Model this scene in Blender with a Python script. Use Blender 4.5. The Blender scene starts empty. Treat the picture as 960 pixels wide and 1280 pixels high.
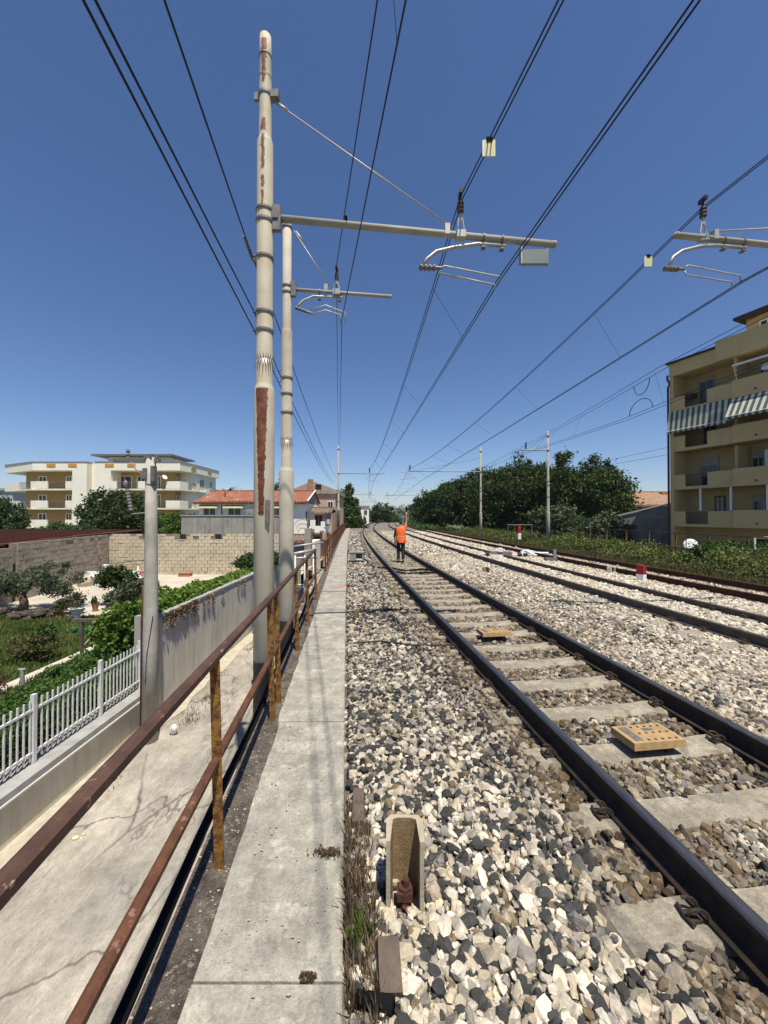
import bpy, bmesh, math, random
import numpy as np
from mathutils import Vector, Matrix, Euler

random.seed(7)
rng = np.random.default_rng(7)
S = bpy.context.scene
COL = S.collection

# ------------------------------------------------------------------ camera
CZ = 1.91                                   # eye height above the sleepers
HY = 645.0                                  # row of the horizon in the 960x1280 photograph
cam_d = bpy.data.cameras.new('camera')
cam = bpy.data.objects.new('camera', cam_d)
COL.objects.link(cam)
cam_d.sensor_fit = 'HORIZONTAL'
cam_d.sensor_width = 36.0
cam_d.lens = 18.0
cam_d.clip_start = 0.05
cam_d.clip_end = 8000
cam.location = (0, 0, CZ)
cam.rotation_euler = (math.radians(90) + math.atan(5 / 480), 0, 0)
S.camera = cam

# ------------------------------------------------------------------ sky and sun
SUN = Vector((0.17, -0.37, 1.0)).normalized()      # towards the sun
elev = math.asin(SUN.z)
azim = math.atan2(SUN.x, SUN.y)
world = bpy.data.worlds.new('World')
S.world = world
world.use_nodes = True
wn = world.node_tree
bg = wn.nodes['Background']
sky = wn.nodes.new('ShaderNodeTexSky')
sky.sky_type = 'NISHITA'
sky.sun_disc = False
sky.sun_elevation = elev
sky.sun_rotation = azim
sky.altitude = 50
sky.air_density = 1.0
sky.dust_density = 0.30
sky.ozone_density = 3.0
tintn = wn.nodes.new('ShaderNodeMix'); tintn.data_type = 'RGBA'; tintn.blend_type = 'MULTIPLY'
tintn.inputs['Factor'].default_value = 1.0
tintn.inputs['B'].default_value = (0.97, 0.975, 1.10, 1)
hs = wn.nodes.new('ShaderNodeHueSaturation'); hs.inputs['Saturation'].default_value = 1.08
wn.links.new(sky.outputs[0], tintn.inputs['A']); wn.links.new(tintn.outputs['Result'], hs.inputs['Color'])
wn.links.new(hs.outputs[0], bg.inputs[0])
bg.inputs[1].default_value = 0.079
sun_d = bpy.data.lights.new('sun', 'SUN')
sun_d.energy = 5.0
sun_d.angle = math.radians(0.53)
sun_d.color = (1.0, 0.925, 0.79)
sun = bpy.data.objects.new('sun', sun_d)
COL.objects.link(sun)
sun.location = (5, -12, 30)
sun.rotation_euler = SUN.to_track_quat('Z', 'Y').to_euler()
S.view_settings.view_transform = 'Standard'
S.view_settings.look = 'None'
S.view_settings.exposure = 0.42
S.view_settings.gamma = 1.0
S.view_settings.use_curve_mapping = False
S.cycles.max_bounces = 6
S.cycles.diffuse_bounces = 3
S.cycles.transparent_max_bounces = 8

# ------------------------------------------------------------------ layout curves
def XT(y):                                   # sideways run of the tracks
    return -0.133 * y + y * y / 1200.0
def XW(y):                                   # sideways run of the walkway and viaduct edge
    return -0.10 * y + 0.00022 * y * y
def P(px, py, Y):                            # a point of the photograph at depth Y
    return Vector(((px - 480) / 480 * Y, Y, CZ + (HY - py) / 480 * Y))
def G(px, py, z=0.0):                        # a point of the photograph on a level z
    Y = (CZ - z) * 480 / (py - HY)
    return Vector(((px - 480) / 480 * Y, Y, z))

# ------------------------------------------------------------------ materials
MATS = {}
def mat(name, c1, c2=None, scale=4.0, rough=0.85, bump=0.0, bscale=None, metal=0.0, contrast=(0.35, 0.65),
        c3=None, s3=1.0, r3=(0.55, 0.62), detail=6, spec=0.3, stretch=None, extra=None):
    m = bpy.data.materials.new(name)
    m.use_nodes = True
    nt = m.node_tree
    N, L = nt.nodes, nt.links
    b = N['Principled BSDF']
    b.inputs['Roughness'].default_value = rough
    b.inputs['Metallic'].default_value = metal
    b.inputs['Specular IOR Level'].default_value = spec
    c2 = c2 or tuple(v * 0.75 for v in c1)
    tc = N.new('ShaderNodeTexCoord')
    mp = N.new('ShaderNodeMapping')
    L.new(tc.outputs['Object'], mp.inputs[0])
    if stretch: mp.inputs['Scale'].default_value = stretch
    n = N.new('ShaderNodeTexNoise')
    n.inputs['Scale'].default_value = scale
    n.inputs['Detail'].default_value = detail
    n.inputs['Roughness'].default_value = 0.62
    L.new(mp.outputs[0], n.inputs['Vector'])
    r = N.new('ShaderNodeValToRGB')
    r.color_ramp.elements[0].position = contrast[0]
    r.color_ramp.elements[1].position = contrast[1]
    r.color_ramp.elements[0].color = (*c2, 1)
    r.color_ramp.elements[1].color = (*c1, 1)
    L.new(n.outputs[0], r.inputs[0])
    out = r.outputs[0]
    if c3:
        n3 = N.new('ShaderNodeTexNoise')
        n3.inputs['Scale'].default_value = s3
        n3.inputs['Detail'].default_value = 8
        n3.inputs['Roughness'].default_value = 0.7
        L.new(mp.outputs[0], n3.inputs['Vector'])
        r2 = N.new('ShaderNodeMapRange')
        r2.inputs[1].default_value, r2.inputs[2].default_value = r3
        L.new(n3.outputs[0], r2.inputs[0])
        mx = N.new('ShaderNodeMix'); mx.data_type = 'RGBA'
        L.new(r2.outputs[0], mx.inputs['Factor'])
        L.new(out, mx.inputs['A'])
        mx.inputs['B'].default_value = (*c3, 1)
        out = mx.outputs['Result']
    if extra:
        out = extra(nt, mp, out)
    L.new(out, b.inputs['Base Color'])
    if bump:
        nb = N.new('ShaderNodeTexNoise')
        nb.inputs['Scale'].default_value = bscale or scale * 6
        nb.inputs['Detail'].default_value = 5
        nb.inputs['Roughness'].default_value = 0.7
        L.new(mp.outputs[0], nb.inputs['Vector'])
        bp = N.new('ShaderNodeBump')
        bp.inputs['Strength'].default_value = bump
        bp.inputs['Distance'].default_value = 0.02
        L.new(nb.outputs[0], bp.inputs['Height'])
        L.new(bp.outputs[0], b.inputs['Normal'])
    MATS[name] = m
    return m

def mixn(nt, fac, a, b):
    mx = nt.nodes.new('ShaderNodeMix'); mx.data_type = 'RGBA'
    nt.links.new(fac, mx.inputs['Factor'])
    nt.links.new(a, mx.inputs['A'])
    if isinstance(b, tuple): mx.inputs['B'].default_value = (*b, 1)
    else: nt.links.new(b, mx.inputs['B'])
    return mx.outputs['Result']
def mathn(nt, op, a, b=None, clamp=False):
    n = nt.nodes.new('ShaderNodeMath'); n.operation = op; n.use_clamp = clamp
    for i, v in enumerate((a, b)):
        if v is None: continue
        if isinstance(v, (int, float)): n.inputs[i].default_value = v
        else: nt.links.new(v, n.inputs[i])
    return n.outputs[0]
def rangen(nt, v, a, b, c=0.0, d=1.0):
    n = nt.nodes.new('ShaderNodeMapRange')
    nt.links.new(v, n.inputs[0])
    for i, q in enumerate((a, b, c, d)): n.inputs[i + 1].default_value = q
    return n.outputs[0]
def noisen(nt, mp, scale, detail=5, rough=0.6):
    n = nt.nodes.new('ShaderNodeTexNoise')
    n.inputs['Scale'].default_value = scale; n.inputs['Detail'].default_value = detail
    n.inputs['Roughness'].default_value = rough
    nt.links.new(mp.outputs[0] if hasattr(mp, 'outputs') else mp, n.inputs['Vector'])
    return n.outputs[0]
def cracks(scale, width, col, warp=0.6, gate=(0.45, 0.6)):
    def f(nt, mp, out):
        N, L = nt.nodes, nt.links
        nz = N.new('ShaderNodeTexNoise'); nz.inputs['Scale'].default_value = scale * 1.6; nz.inputs['Detail'].default_value = 5
        L.new(mp.outputs[0], nz.inputs['Vector'])
        ad = N.new('ShaderNodeMix'); ad.data_type = 'VECTOR'
        ad.inputs['Factor'].default_value = warp * 0.35
        L.new(mp.outputs[0], ad.inputs['A']); L.new(nz.outputs['Color'], ad.inputs['B'])
        v = N.new('ShaderNodeTexVoronoi'); v.feature = 'DISTANCE_TO_EDGE'; v.inputs['Scale'].default_value = scale
        L.new(ad.outputs['Result'], v.inputs['Vector'])
        w = rangen(nt, v.outputs['Distance'], 0.0, width, 1.0, 0.0)
        g = rangen(nt, noisen(nt, mp, scale * 0.45, 3), gate[0], gate[1])
        return mixn(nt, mathn(nt, 'MULTIPLY', w, g), out, col)
    return f

def mottled(inner, levels):
    def f(nt, mp, out):
        if inner: out = inner(nt, mp, out)
        for sc, amt in levels:
            k = rangen(nt, noisen(nt, mp, sc, 6, .68), .32, .68, 1 - amt, 1 + amt * .6)
            v = nt.nodes.new('ShaderNodeVectorMath'); v.operation = 'SCALE'
            nt.links.new(out, v.inputs[0]); nt.links.new(k, v.inputs['Scale']); out = v.outputs[0]
        return out
    return f
M_conc = mat('walkway_concrete', (0.41, 0.39, 0.325), (0.275, 0.26, 0.22), 2.4, 0.9, 0.45, 70, c3=(0.55, 0.52, 0.42), s3=6.0, r3=(0.55, 0.70),
             extra=mottled(cracks(0.8, 0.006, (0.16, 0.15, 0.13), gate=(0.5, 0.56)), ((7, .28), (38, .22), (120, .25))))
def street_extra(nt, mp, out):
    out = cracks(0.42, 0.008, (0.11, 0.10, 0.09), 1.2, (0.40, 0.46))(nt, mp, out)
    out = cracks(1.3, 0.012, (0.17, 0.155, 0.14), 1.5, (0.52, 0.56))(nt, mp, out)
    out = cracks(0.8, 0.010, (0.15, 0.135, 0.12), 1.6, (0.36, 0.42))(nt, mp, out)
    pt_ = rangen(nt, noisen(nt, mp, 1.1, 3, 0.5), 0.60, 0.615)
    out = mixn(nt, mathn(nt, 'MULTIPLY', pt_, 0.6), out, (0.30, 0.26, 0.22))
    st = rangen(nt, noisen(nt, mp, 0.55, 6, 0.6), 0.52, 0.7)
    out = mixn(nt, mathn(nt, 'MULTIPLY', st, 0.55), out, (0.25, 0.245, 0.23))
    sp = rangen(nt, noisen(nt, mp, 60, 2), 0.62, 0.72)
    return mixn(nt, mathn(nt, 'MULTIPLY', sp, 0.5), out, (0.2, 0.18, 0.15))
M_street = mat('street_concrete', (0.45, 0.41, 0.345), (0.31, 0.285, 0.24), 1.3, 0.92, 0.6, 20, extra=mottled(street_extra, ((0.9, .22), (4.5, .25), (22, .2), (90, .25))), stretch=(1, 0.55, 1), detail=9)
M_kerb = mat('yellowed_edge', (0.50, 0.455, 0.35), (0.36, 0.33, 0.26), 5, 0.95, 0.6, 30)
M_dirt = mat('dirt_strip', (0.19, 0.16, 0.13), (0.075, 0.062, 0.05), 9, 0.95, 1.0, 60, c3=(0.33, 0.29, 0.24), s3=22, r3=(0.58, 0.64), extra=mottled(None, ((4, .3), (45, .45), (130, .4))))
def streaks(col, amt=0.7, s=(3.0, 3.0, 0.28), rr=(0.5, 0.7)):
    def f(nt, mp, out):
        m2 = nt.nodes.new('ShaderNodeMapping'); m2.inputs['Scale'].default_value = s
        nt.links.new(mp.outputs[0], m2.inputs[0])
        w = rangen(nt, noisen(nt, m2, 1.6, 7, 0.65), rr[0], rr[1])
        return mixn(nt, mathn(nt, 'MULTIPLY', w, amt), out, col)
    return f
M_wall = mat('street_wall', (0.54, 0.51, 0.45), (0.45, 0.42, 0.365), 1.4, 0.92, 0.25, 30, extra=streaks((0.24, 0.215, 0.18), 0.6))
M_wall_low = mat('low_wall', (0.64, 0.60, 0.50), (0.54, 0.50, 0.42), 1.2, 0.92, 0.2, 24, extra=streaks((0.42, 0.36, 0.27), 0.6))
M_cap = mat('wall_cap', (0.36, 0.36, 0.35), (0.26, 0.26, 0.25), 4, 0.9, 0.3)
M_viaduct = mat('viaduct_concrete', (0.33, 0.31, 0.28), (0.2, 0.19, 0.17), 1.5, 0.95, 0.4)
M_ballast = None
M_soil = mat('embankment_soil', (0.16, 0.13, 0.09), (0.085, 0.075, 0.05), 2.0, 0.98, 0.6, 12)
M_ground = mat('open_ground', (0.13, 0.13, 0.07), (0.07, 0.085, 0.04), 0.05, 0.98)
M_lawn = mat('lawn_soil', (0.07, 0.105, 0.03), (0.045, 0.075, 0.02), 1.5, 0.98, 0.8, 30)
M_yard = mat('yard_concrete', (0.50, 0.46, 0.38), (0.38, 0.34, 0.28), 0.6, 0.95, 0.2, c3=(0.3, 0.27, 0.22), s3=0.9, r3=(0.55, 0.75))
M_path = mat('path_stone', (0.55, 0.51, 0.44), (0.42, 0.39, 0.33), 3, 0.95, 0.3)
M_white = mat('white_paint', (0.78, 0.78, 0.76), (0.68, 0.68, 0.66), 6, 0.5)
M_fence = mat('fence_white', (0.66, 0.66, 0.65), (0.5, 0.5, 0.49), 5, 0.6)
M_black = mat('black_rubber', (0.012, 0.012, 0.013), (0.007, 0.007, 0.008), 10, 0.95, spec=0.04)
M_wire = mat('wire_metal', (0.02, 0.02, 0.022), (0.012, 0.012, 0.013), 10, 0.55)
M_galv = mat('galvanised_steel', (0.42, 0.42, 0.40), (0.33, 0.33, 0.31), 8, 0.5, metal=0.35, spec=0.5)
M_galvd = mat('dull_steel', (0.22, 0.21, 0.2), (0.14, 0.135, 0.13), 14, 0.6, metal=0.4)
M_rust = mat('rusty_rail_paint', (0.14, 0.058, 0.03), (0.06, 0.027, 0.017), 9, 0.85, 0.5, 60, c3=(0.24, 0.13, 0.1), s3=14, r3=(0.6, 0.66))
M_handrail = mat('handrail_brown', (0.095, 0.050, 0.036), (0.05, 0.027, 0.02), 7, 0.75, 0.3, 60, c3=(0.30, 0.2, 0.15), s3=26, r3=(0.61, 0.66))
M_post = mat('ochre_rust_post', (0.29, 0.155, 0.025), (0.20, 0.095, 0.018), 6, 0.8, 0.5, 60, c3=(0.10, 0.036, 0.018), s3=13, r3=(0.47, 0.56))
M_railside = mat('rail_side', (0.05, 0.032, 0.022), (0.022, 0.016, 0.012), 8, 0.8, 0.4, 50)
M_railfoot = mat('rail_side_light', (0.10, 0.085, 0.07), (0.06, 0.05, 0.042), 6, 0.8, 0.4, 50)
M_railtop = mat('rail_running_steel', (0.15, 0.152, 0.158), (0.08, 0.08, 0.085), 12, 0.38, metal=0.7, spec=0.5, stretch=(6, 0.4, 1))
M_railrust = mat('rail_rust', (0.08, 0.035, 0.02), (0.03, 0.016, 0.011), 8, 0.85, 0.4, 50)
M_sleeper = mat('sleeper_concrete', (0.37, 0.335, 0.26), (0.25, 0.225, 0.175), 4, 0.95, 0.5, 60, c3=(0.2, 0.16, 0.12), s3=5, r3=(0.54, 0.7), extra=mottled(None, ((3, .25), (16, .2), (70, .3))))
M_clip = mat('rail_clip', (0.06, 0.04, 0.03), (0.03, 0.022, 0.018), 12, 0.7, 0.4)
M_yellow = mat('balise_yellow', (0.42, 0.28, 0.13), (0.30, 0.20, 0.10), 8, 0.75, 0.2, c3=(0.22, 0.15, 0.09), s3=10, r3=(0.55, 0.7))
M_dark = mat('dark_opening', (0.02, 0.019, 0.018), (0.012, 0.012, 0.012), 5, 0.6)
M_stake = mat('beige_stake', (0.42, 0.365, 0.26), (0.30, 0.26, 0.185), 9, 0.7, 0.3, 60)
M_stakein = mat('stake_inner_brown', (0.27, 0.19, 0.105), (0.17, 0.115, 0.06), 9, 0.85, 0.4, 50)
M_boltrust = mat('rusted_bolt', (0.10, 0.04, 0.028), (0.05, 0.022, 0.016), 20, 0.9, 0.6, 80)
M_grey = mat('grey_box_paint', (0.30, 0.30, 0.28), (0.22, 0.22, 0.2), 6, 0.7, 0.2)
M_red = mat('red_paint', (0.30, 0.02, 0.025), (0.20, 0.015, 0.02), 6, 0.6)
M_redm = mat('red_marking', (0.42, 0.12, 0.10), (0.38, 0.27, 0.22), 30, 0.9)
M_glass = mat('window_glass', (0.025, 0.03, 0.035), (0.018, 0.02, 0.024), 1, 0.12, spec=0.6)
M_shutter = mat('shutter_grey', (0.30, 0.29, 0.26), (0.24, 0.23, 0.2), 3, 0.7)
M_cream = mat('cream_render', (0.86, 0.82, 0.69), (0.80, 0.755, 0.63), 0.5, 0.9, extra=streaks((0.35, 0.32, 0.26), 0.5, (1.0, 1.0, 0.6), (0.6, 0.78)))  # base colour lifted so the facade looks brighter sunlit than the lamp gives
M_ochre = mat('ochre_render', (0.42, 0.29, 0.11), (0.36, 0.25, 0.10), 0.6, 0.9)
M_pink = mat('pink_render', (0.46, 0.31, 0.22), (0.4, 0.26, 0.18), 0.6, 0.9)
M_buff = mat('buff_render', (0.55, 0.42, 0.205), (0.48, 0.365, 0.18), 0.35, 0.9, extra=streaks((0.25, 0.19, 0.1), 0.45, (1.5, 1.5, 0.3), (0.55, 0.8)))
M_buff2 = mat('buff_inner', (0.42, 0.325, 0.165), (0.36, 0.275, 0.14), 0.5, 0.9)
M_brown = mat('brown_metal', (0.055, 0.035, 0.03), (0.035, 0.022, 0.02), 4, 0.6)
M_tile = mat('roof_tile', (0.30, 0.115, 0.07), (0.19, 0.075, 0.045), 2.5, 0.9, 0.4, c3=(0.40, 0.26, 0.18), s3=1.4, r3=(0.55, 0.7))
M_tile2 = mat('old_roof_tile', (0.36, 0.23, 0.155), (0.24, 0.15, 0.10), 2.5, 0.95, 0.4)
M_oldroof = mat('weathered_porch_roof', (0.22, 0.165, 0.125), (0.12, 0.09, 0.07), 4, 0.95, 0.5)
M_redroof = mat('rust_red_sheet', (0.115, 0.038, 0.022), (0.075, 0.027, 0.017), 0.8, 0.9)
M_whitew = mat('white_render', (0.86, 0.84, 0.77), (0.79, 0.77, 0.69), 0.5, 0.9, extra=streaks((0.5, 0.46, 0.39), 0.25, (1, 1, 0.4), (0.58, 0.75)))  # albedo raised to near white to add sun glare on the house front
M_greyw = mat('grey_render', (0.33, 0.32, 0.28), (0.24, 0.23, 0.20), 0.8, 0.95, 0.2, extra=streaks((0.12, 0.115, 0.10), 0.75))
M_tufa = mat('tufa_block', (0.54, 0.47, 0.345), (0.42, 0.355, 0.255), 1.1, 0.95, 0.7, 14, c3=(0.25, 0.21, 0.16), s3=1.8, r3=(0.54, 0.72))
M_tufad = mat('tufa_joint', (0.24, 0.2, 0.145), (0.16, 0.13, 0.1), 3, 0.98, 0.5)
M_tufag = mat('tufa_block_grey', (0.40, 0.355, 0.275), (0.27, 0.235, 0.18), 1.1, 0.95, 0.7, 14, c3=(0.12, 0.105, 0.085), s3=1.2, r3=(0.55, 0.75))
M_block = mat('grey_block', (0.30, 0.30, 0.27), (0.19, 0.19, 0.17), 1.3, 0.95, 0.5, 20)
M_skin = mat('skin', (0.42, 0.24, 0.16), (0.38, 0.21, 0.14), 10, 0.6)
M_hair = mat('dark_hair', (0.02, 0.014, 0.011), (0.012, 0.009, 0.007), 40, 0.7)
M_vest = mat('orange_vest', (0.86, 0.16, 0.03), (0.72, 0.12, 0.025), 12, 0.7, 0.3, 20)
M_strip = mat('reflective_strip', (0.55, 0.38, 0.26), (0.5, 0.33, 0.22), 12, 0.5)
M_navy = mat('navy_trousers', (0.018, 0.02, 0.032), (0.012, 0.013, 0.02), 12, 0.85)
M_bark = mat('bark', (0.12, 0.09, 0.065), (0.06, 0.045, 0.034), 9, 0.95, 0.8, 25, stretch=(1, 1, 0.3))
M_terra = mat('terracotta', (0.36, 0.15, 0.085), (0.28, 0.11, 0.065), 5, 0.85)
M_purple = mat('plum_plastic', (0.075, 0.05, 0.07), (0.05, 0.035, 0.05), 5, 0.6)
M_wood = mat('weathered_wood', (0.14, 0.11, 0.085), (0.08, 0.062, 0.05), 10, 0.95, 0.6, 30, stretch=(1, 1, 0.2))
M_rock = mat('dark_rock', (0.09, 0.075, 0.06), (0.04, 0.034, 0.028), 5, 0.95, 0.9, 14)
M_car = mat('car_paint_navy', (0.03, 0.045, 0.085), (0.025, 0.038, 0.07), 3, 0.25, spec=0.6)
M_green = mat('green_plastic', (0.03, 0.16, 0.06), (0.02, 0.12, 0.045), 6, 0.5)
M_moss = mat('dried_moss', (0.13, 0.07, 0.04), (0.07, 0.04, 0.025), 30, 0.98, 1.0, 80)
M_far = mat('distant_render', (0.42, 0.42, 0.40), (0.33, 0.34, 0.34), 0.03, 0.95)
M_plate = mat('yellow_plate', (0.62, 0.60, 0.32), (0.54, 0.52, 0.27), 6, 0.6)
M_plateg = mat('grey_plate', (0.20, 0.23, 0.22), (0.17, 0.20, 0.19), 6, 0.5)
M_brownins = mat('brown_insulator', (0.055, 0.028, 0.02), (0.035, 0.018, 0.014), 8, 0.3, spec=0.5)
M_awnd = mat('awning_dark_stripe', (0.07, 0.10, 0.095), (0.055, 0.08, 0.075), 3, 0.9)
M_awnl = mat('awning_light_stripe', (0.50, 0.50, 0.42), (0.43, 0.43, 0.36), 3, 0.9)
M_orange = mat('orange_tile', (0.56, 0.30, 0.06), (0.5, 0.26, 0.05), 3, 0.8)
M_bluecloth = mat('pale_blue_cloth', (0.45, 0.55, 0.68), (0.38, 0.47, 0.6), 6, 0.9)

def blade_mat(name, dark, light, transl=0.25):
    m = bpy.data.materials.new(name); m.use_nodes = True
    nt = m.node_tree; N, L = nt.nodes, nt.links
    b = N['Principled BSDF']; b.inputs['Roughness'].default_value = 0.6
    b.inputs['Specular IOR Level'].default_value = 0.25
    a = N.new('ShaderNodeAttribute'); a.attribute_name = 'tone'
    r = N.new('ShaderNodeValToRGB')
    r.color_ramp.elements[0].color = (*dark, 1); r.color_ramp.elements[1].color = (*light, 1)
    L.new(a.outputs['Fac'], r.inputs[0]); L.new(r.outputs[0], b.inputs['Base Color'])
    t = N.new('ShaderNodeBsdfTranslucent'); L.new(r.outputs[0], t.inputs['Color'])
    mx = N.new('ShaderNodeMixShader'); mx.inputs[0].default_value = transl
    L.new(b.outputs[0], mx.inputs[1]); L.new(t.outputs[0], mx.inputs[2])
    L.new(mx.outputs[0], N['Material Output'].inputs[0])
    return m
L_dark = blade_mat('leaf_dark', (0.010, 0.024, 0.006), (0.075, 0.118, 0.02))  # light end of ramp brightened to bake sunlight into the crown leaves
L_mid = blade_mat('leaf_mid', (0.018, 0.045, 0.01), (0.08, 0.15, 0.03))
L_olive = blade_mat('leaf_olive', (0.03, 0.045, 0.022), (0.13, 0.16, 0.085))
L_bright = blade_mat('leaf_bright', (0.03, 0.075, 0.012), (0.17, 0.26, 0.04), 0.35)
L_scrub = blade_mat('leaf_scrub', (0.025, 0.03, 0.010), (0.13, 0.125, 0.042))
L_dry = blade_mat('dry_stalk', (0.06, 0.04, 0.025), (0.27, 0.20, 0.13), 0.1)
L_grass = blade_mat('grass_blade', (0.04, 0.065, 0.014), (0.19, 0.24, 0.06))
L_haze = blade_mat('leaf_far', (0.03, 0.06, 0.03), (0.10, 0.15, 0.07))

# ------------------------------------------------------------------ mesh helpers
def wloc(o):
    v = Vector((0, 0, 0))
    while o is not None:
        v += o.location; o = o.parent
    return v
def tag(o, label, cat=None, group=None, kind=None):
    if label: o['label'] = label
    if cat: o['category'] = cat
    if group: o['group'] = group
    if kind: o['kind'] = kind
    return o
def thing(name, loc, label, cat, group=None):
    o = bpy.data.objects.new(name, None); COL.objects.link(o)
    o.location = loc; o.empty_display_size = 0.2
    return tag(o, label, cat, group)

class MB:
    """collects shapes, then links them as ONE mesh object"""
    def __init__(s): s.v, s.f, s.m, s.mi = [], [], [], 0
    def mat(s, i): s.mi = i; return s
    def add(s, vs, fs):
        b = len(s.v); s.v += [tuple(v) for v in vs]
        s.f += [tuple(i + b for i in f) for f in fs]; s.m += [s.mi] * len(fs)
        return s
    def box(s, a, b, M=None, taper=None):
        x0, y0, z0 = a; x1, y1, z1 = b
        vs = [(x0, y0, z0), (x1, y0, z0), (x1, y1, z0), (x0, y1, z0), (x0, y0, z1), (x1, y0, z1), (x1, y1, z1), (x0, y1, z1)]
        if taper is not None:
            t = taper
            vs[4:] = [(x0 + t, y0 + t, z1), (x1 - t, y0 + t, z1), (x1 - t, y1 - t, z1), (x0 + t, y1 - t, z1)]
        if M is not None: vs = [M @ Vector(v) for v in vs]
        return s.add(vs, [(0, 3, 2, 1), (4, 5, 6, 7), (0, 1, 5, 4), (1, 2, 6, 5), (2, 3, 7, 6), (3, 0, 4, 7)])
    def quad(s, *p): return s.add(p, [tuple(range(len(p)))])
    def tube(s, pts, r, n=8, caps=True):
        pts = [Vector(p) for p in pts]
        rs = r if isinstance(r, (list, tuple)) else [r] * len(pts)
        vs, fs = [], []
        up = None
        for i, p in enumerate(pts):
            d = (pts[min(i + 1, len(pts) - 1)] - pts[max(i - 1, 0)])
            d = d.normalized() if d.length > 1e-9 else Vector((0, 0, 1))
            if up is None:
                up = Vector((0, 0, 1)) if abs(d.z) < 0.9 else Vector((1, 0, 0))
            a = d.cross(up).normalized(); c = a.cross(d).normalized(); up = c
            for k in range(n):
                t = 2 * math.pi * k / n
                vs.append(p + (a * math.cos(t) + c * math.sin(t)) * rs[i])
        for i in range(len(pts) - 1):
            for k in range(n):
                q = (k + 1) % n
                fs.append((i * n + k, i * n + q, (i + 1) * n + q, (i + 1) * n + k))
        if caps:
            fs.append(tuple(range(n - 1, -1, -1))); fs.append(tuple(range((len(pts) - 1) * n, len(pts) * n)))
        return s.add(vs, fs)
    def prism(s, poly, z0, z1):
        n = len(poly)
        vs = [(x, y, z0) for x, y in poly] + [(x, y, z1) for x, y in poly]
        return s.add(vs, [tuple(range(n - 1, -1, -1)), tuple(range(n, 2 * n))] + [(i, (i + 1) % n, n + (i + 1) % n, n + i) for i in range(n)])
    def ball(s, c, r, seg=10, rings=6):
        c = Vector(c); r = Vector(r) if not isinstance(r, (int, float)) else Vector((r, r, r))
        vs = [c + Vector((0, 0, r.z))]; fs = []
        for i in range(1, rings):
            t = math.pi * i / rings
            for k in range(seg):
                a = 2 * math.pi * k / seg
                vs.append(c + Vector((r.x * math.sin(t) * math.cos(a), r.y * math.sin(t) * math.sin(a), r.z * math.cos(t))))
        vs.append(c - Vector((0, 0, r.z)))
        for k in range(seg): fs.append((0, 1 + k, 1 + (k + 1) % seg))
        for i in range(rings - 2):
            for k in range(seg):
                a = 1 + i * seg; q = (k + 1) % seg
                fs.append((a + k, a + seg + k, a + seg + q, a + q))
        e = len(vs) - 1; a = 1 + (rings - 2) * seg
        for k in range(seg): fs.append((a + k, e, a + (k + 1) % seg))
        return s.add(vs, fs)
    def build(s, name, mats, parent=None, smooth=False, origin=None):
        me = bpy.data.meshes.new(name)
        A = np.array(s.v, dtype=float)
        if parent is not None: off = wloc(parent)
        elif origin is not None: off = Vector(origin)
        else:
            off = Vector(((A[:, 0].min() + A[:, 0].max()) / 2, (A[:, 1].min() + A[:, 1].max()) / 2, A[:, 2].min()))
        A = A - np.array(off)
        me.from_pydata(A.tolist(), [], s.f)
        if not isinstance(mats, (list, tuple)): mats = [mats]
        for m in mats: me.materials.append(m)
        if len(mats) > 1: me.polygons.foreach_set('material_index', s.m)
        if smooth: me.polygons.foreach_set('use_smooth', [True] * len(me.polygons))
        me.validate(); me.update()
        o = bpy.data.objects.new(name, me); COL.objects.link(o)
        if parent is not None: o.parent = parent
        else: o.location = off
        return o

def clone(o, loc, parent=None, rotz=None):
    c = o.copy(); COL.objects.link(c); c.parent = parent if parent is not None else o.parent; c.location = loc
    if rotz is not None: c.rotation_euler = (0, 0, rotz)
    return c

def sweep(mb, poly, path, close=True, caps=True):
    """poly: (offset, z, mat) points; path: list of (x, y) in plan"""
    n = len(poly); vs = []
    for i, (x, y) in enumerate(path):
        x0, y0 = path[max(i - 1, 0)]; x1, y1 = path[min(i + 1, len(path) - 1)]
        d = Vector((x1 - x0, y1 - y0)).normalized(); nx, ny = d.y, -d.x
        for (o, z, *_) in poly: vs.append((x + nx * o, y + ny * o, z))
    b = len(mb.v); mb.v += vs
    m = n if close else n - 1
    for i in range(len(path) - 1):
        for k in range(m):
            q = (k + 1) % n
            mb.f.append((b + i * n + k, b + i * n + q, b + (i + 1) * n + q, b + (i + 1) * n + k))
            mb.m.append(poly[k][2] if len(poly[k]) > 2 else 0)
    if close and caps:
        mb.f.append(tuple(b + k for k in range(n - 1, -1, -1))); mb.m.append(0)
        e = b + (len(path) - 1) * n
        mb.f.append(tuple(e + k for k in range(n))); mb.m.append(0)
    return mb

def ysteps(a, b, near=0.8):
    out, y = [], a
    while y < b:
        out.append(y); y += near if y < 12 else (2.0 if y < 50 else 5.0)
    out.append(b); return out

def sheet(name, f_xy, z, m, kind='structure', grid=None):
    me = MB(); me.quad(*[(x, y, z) for x, y in f_xy])
    o = me.build(name, m); o['kind'] = kind
    return o

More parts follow.
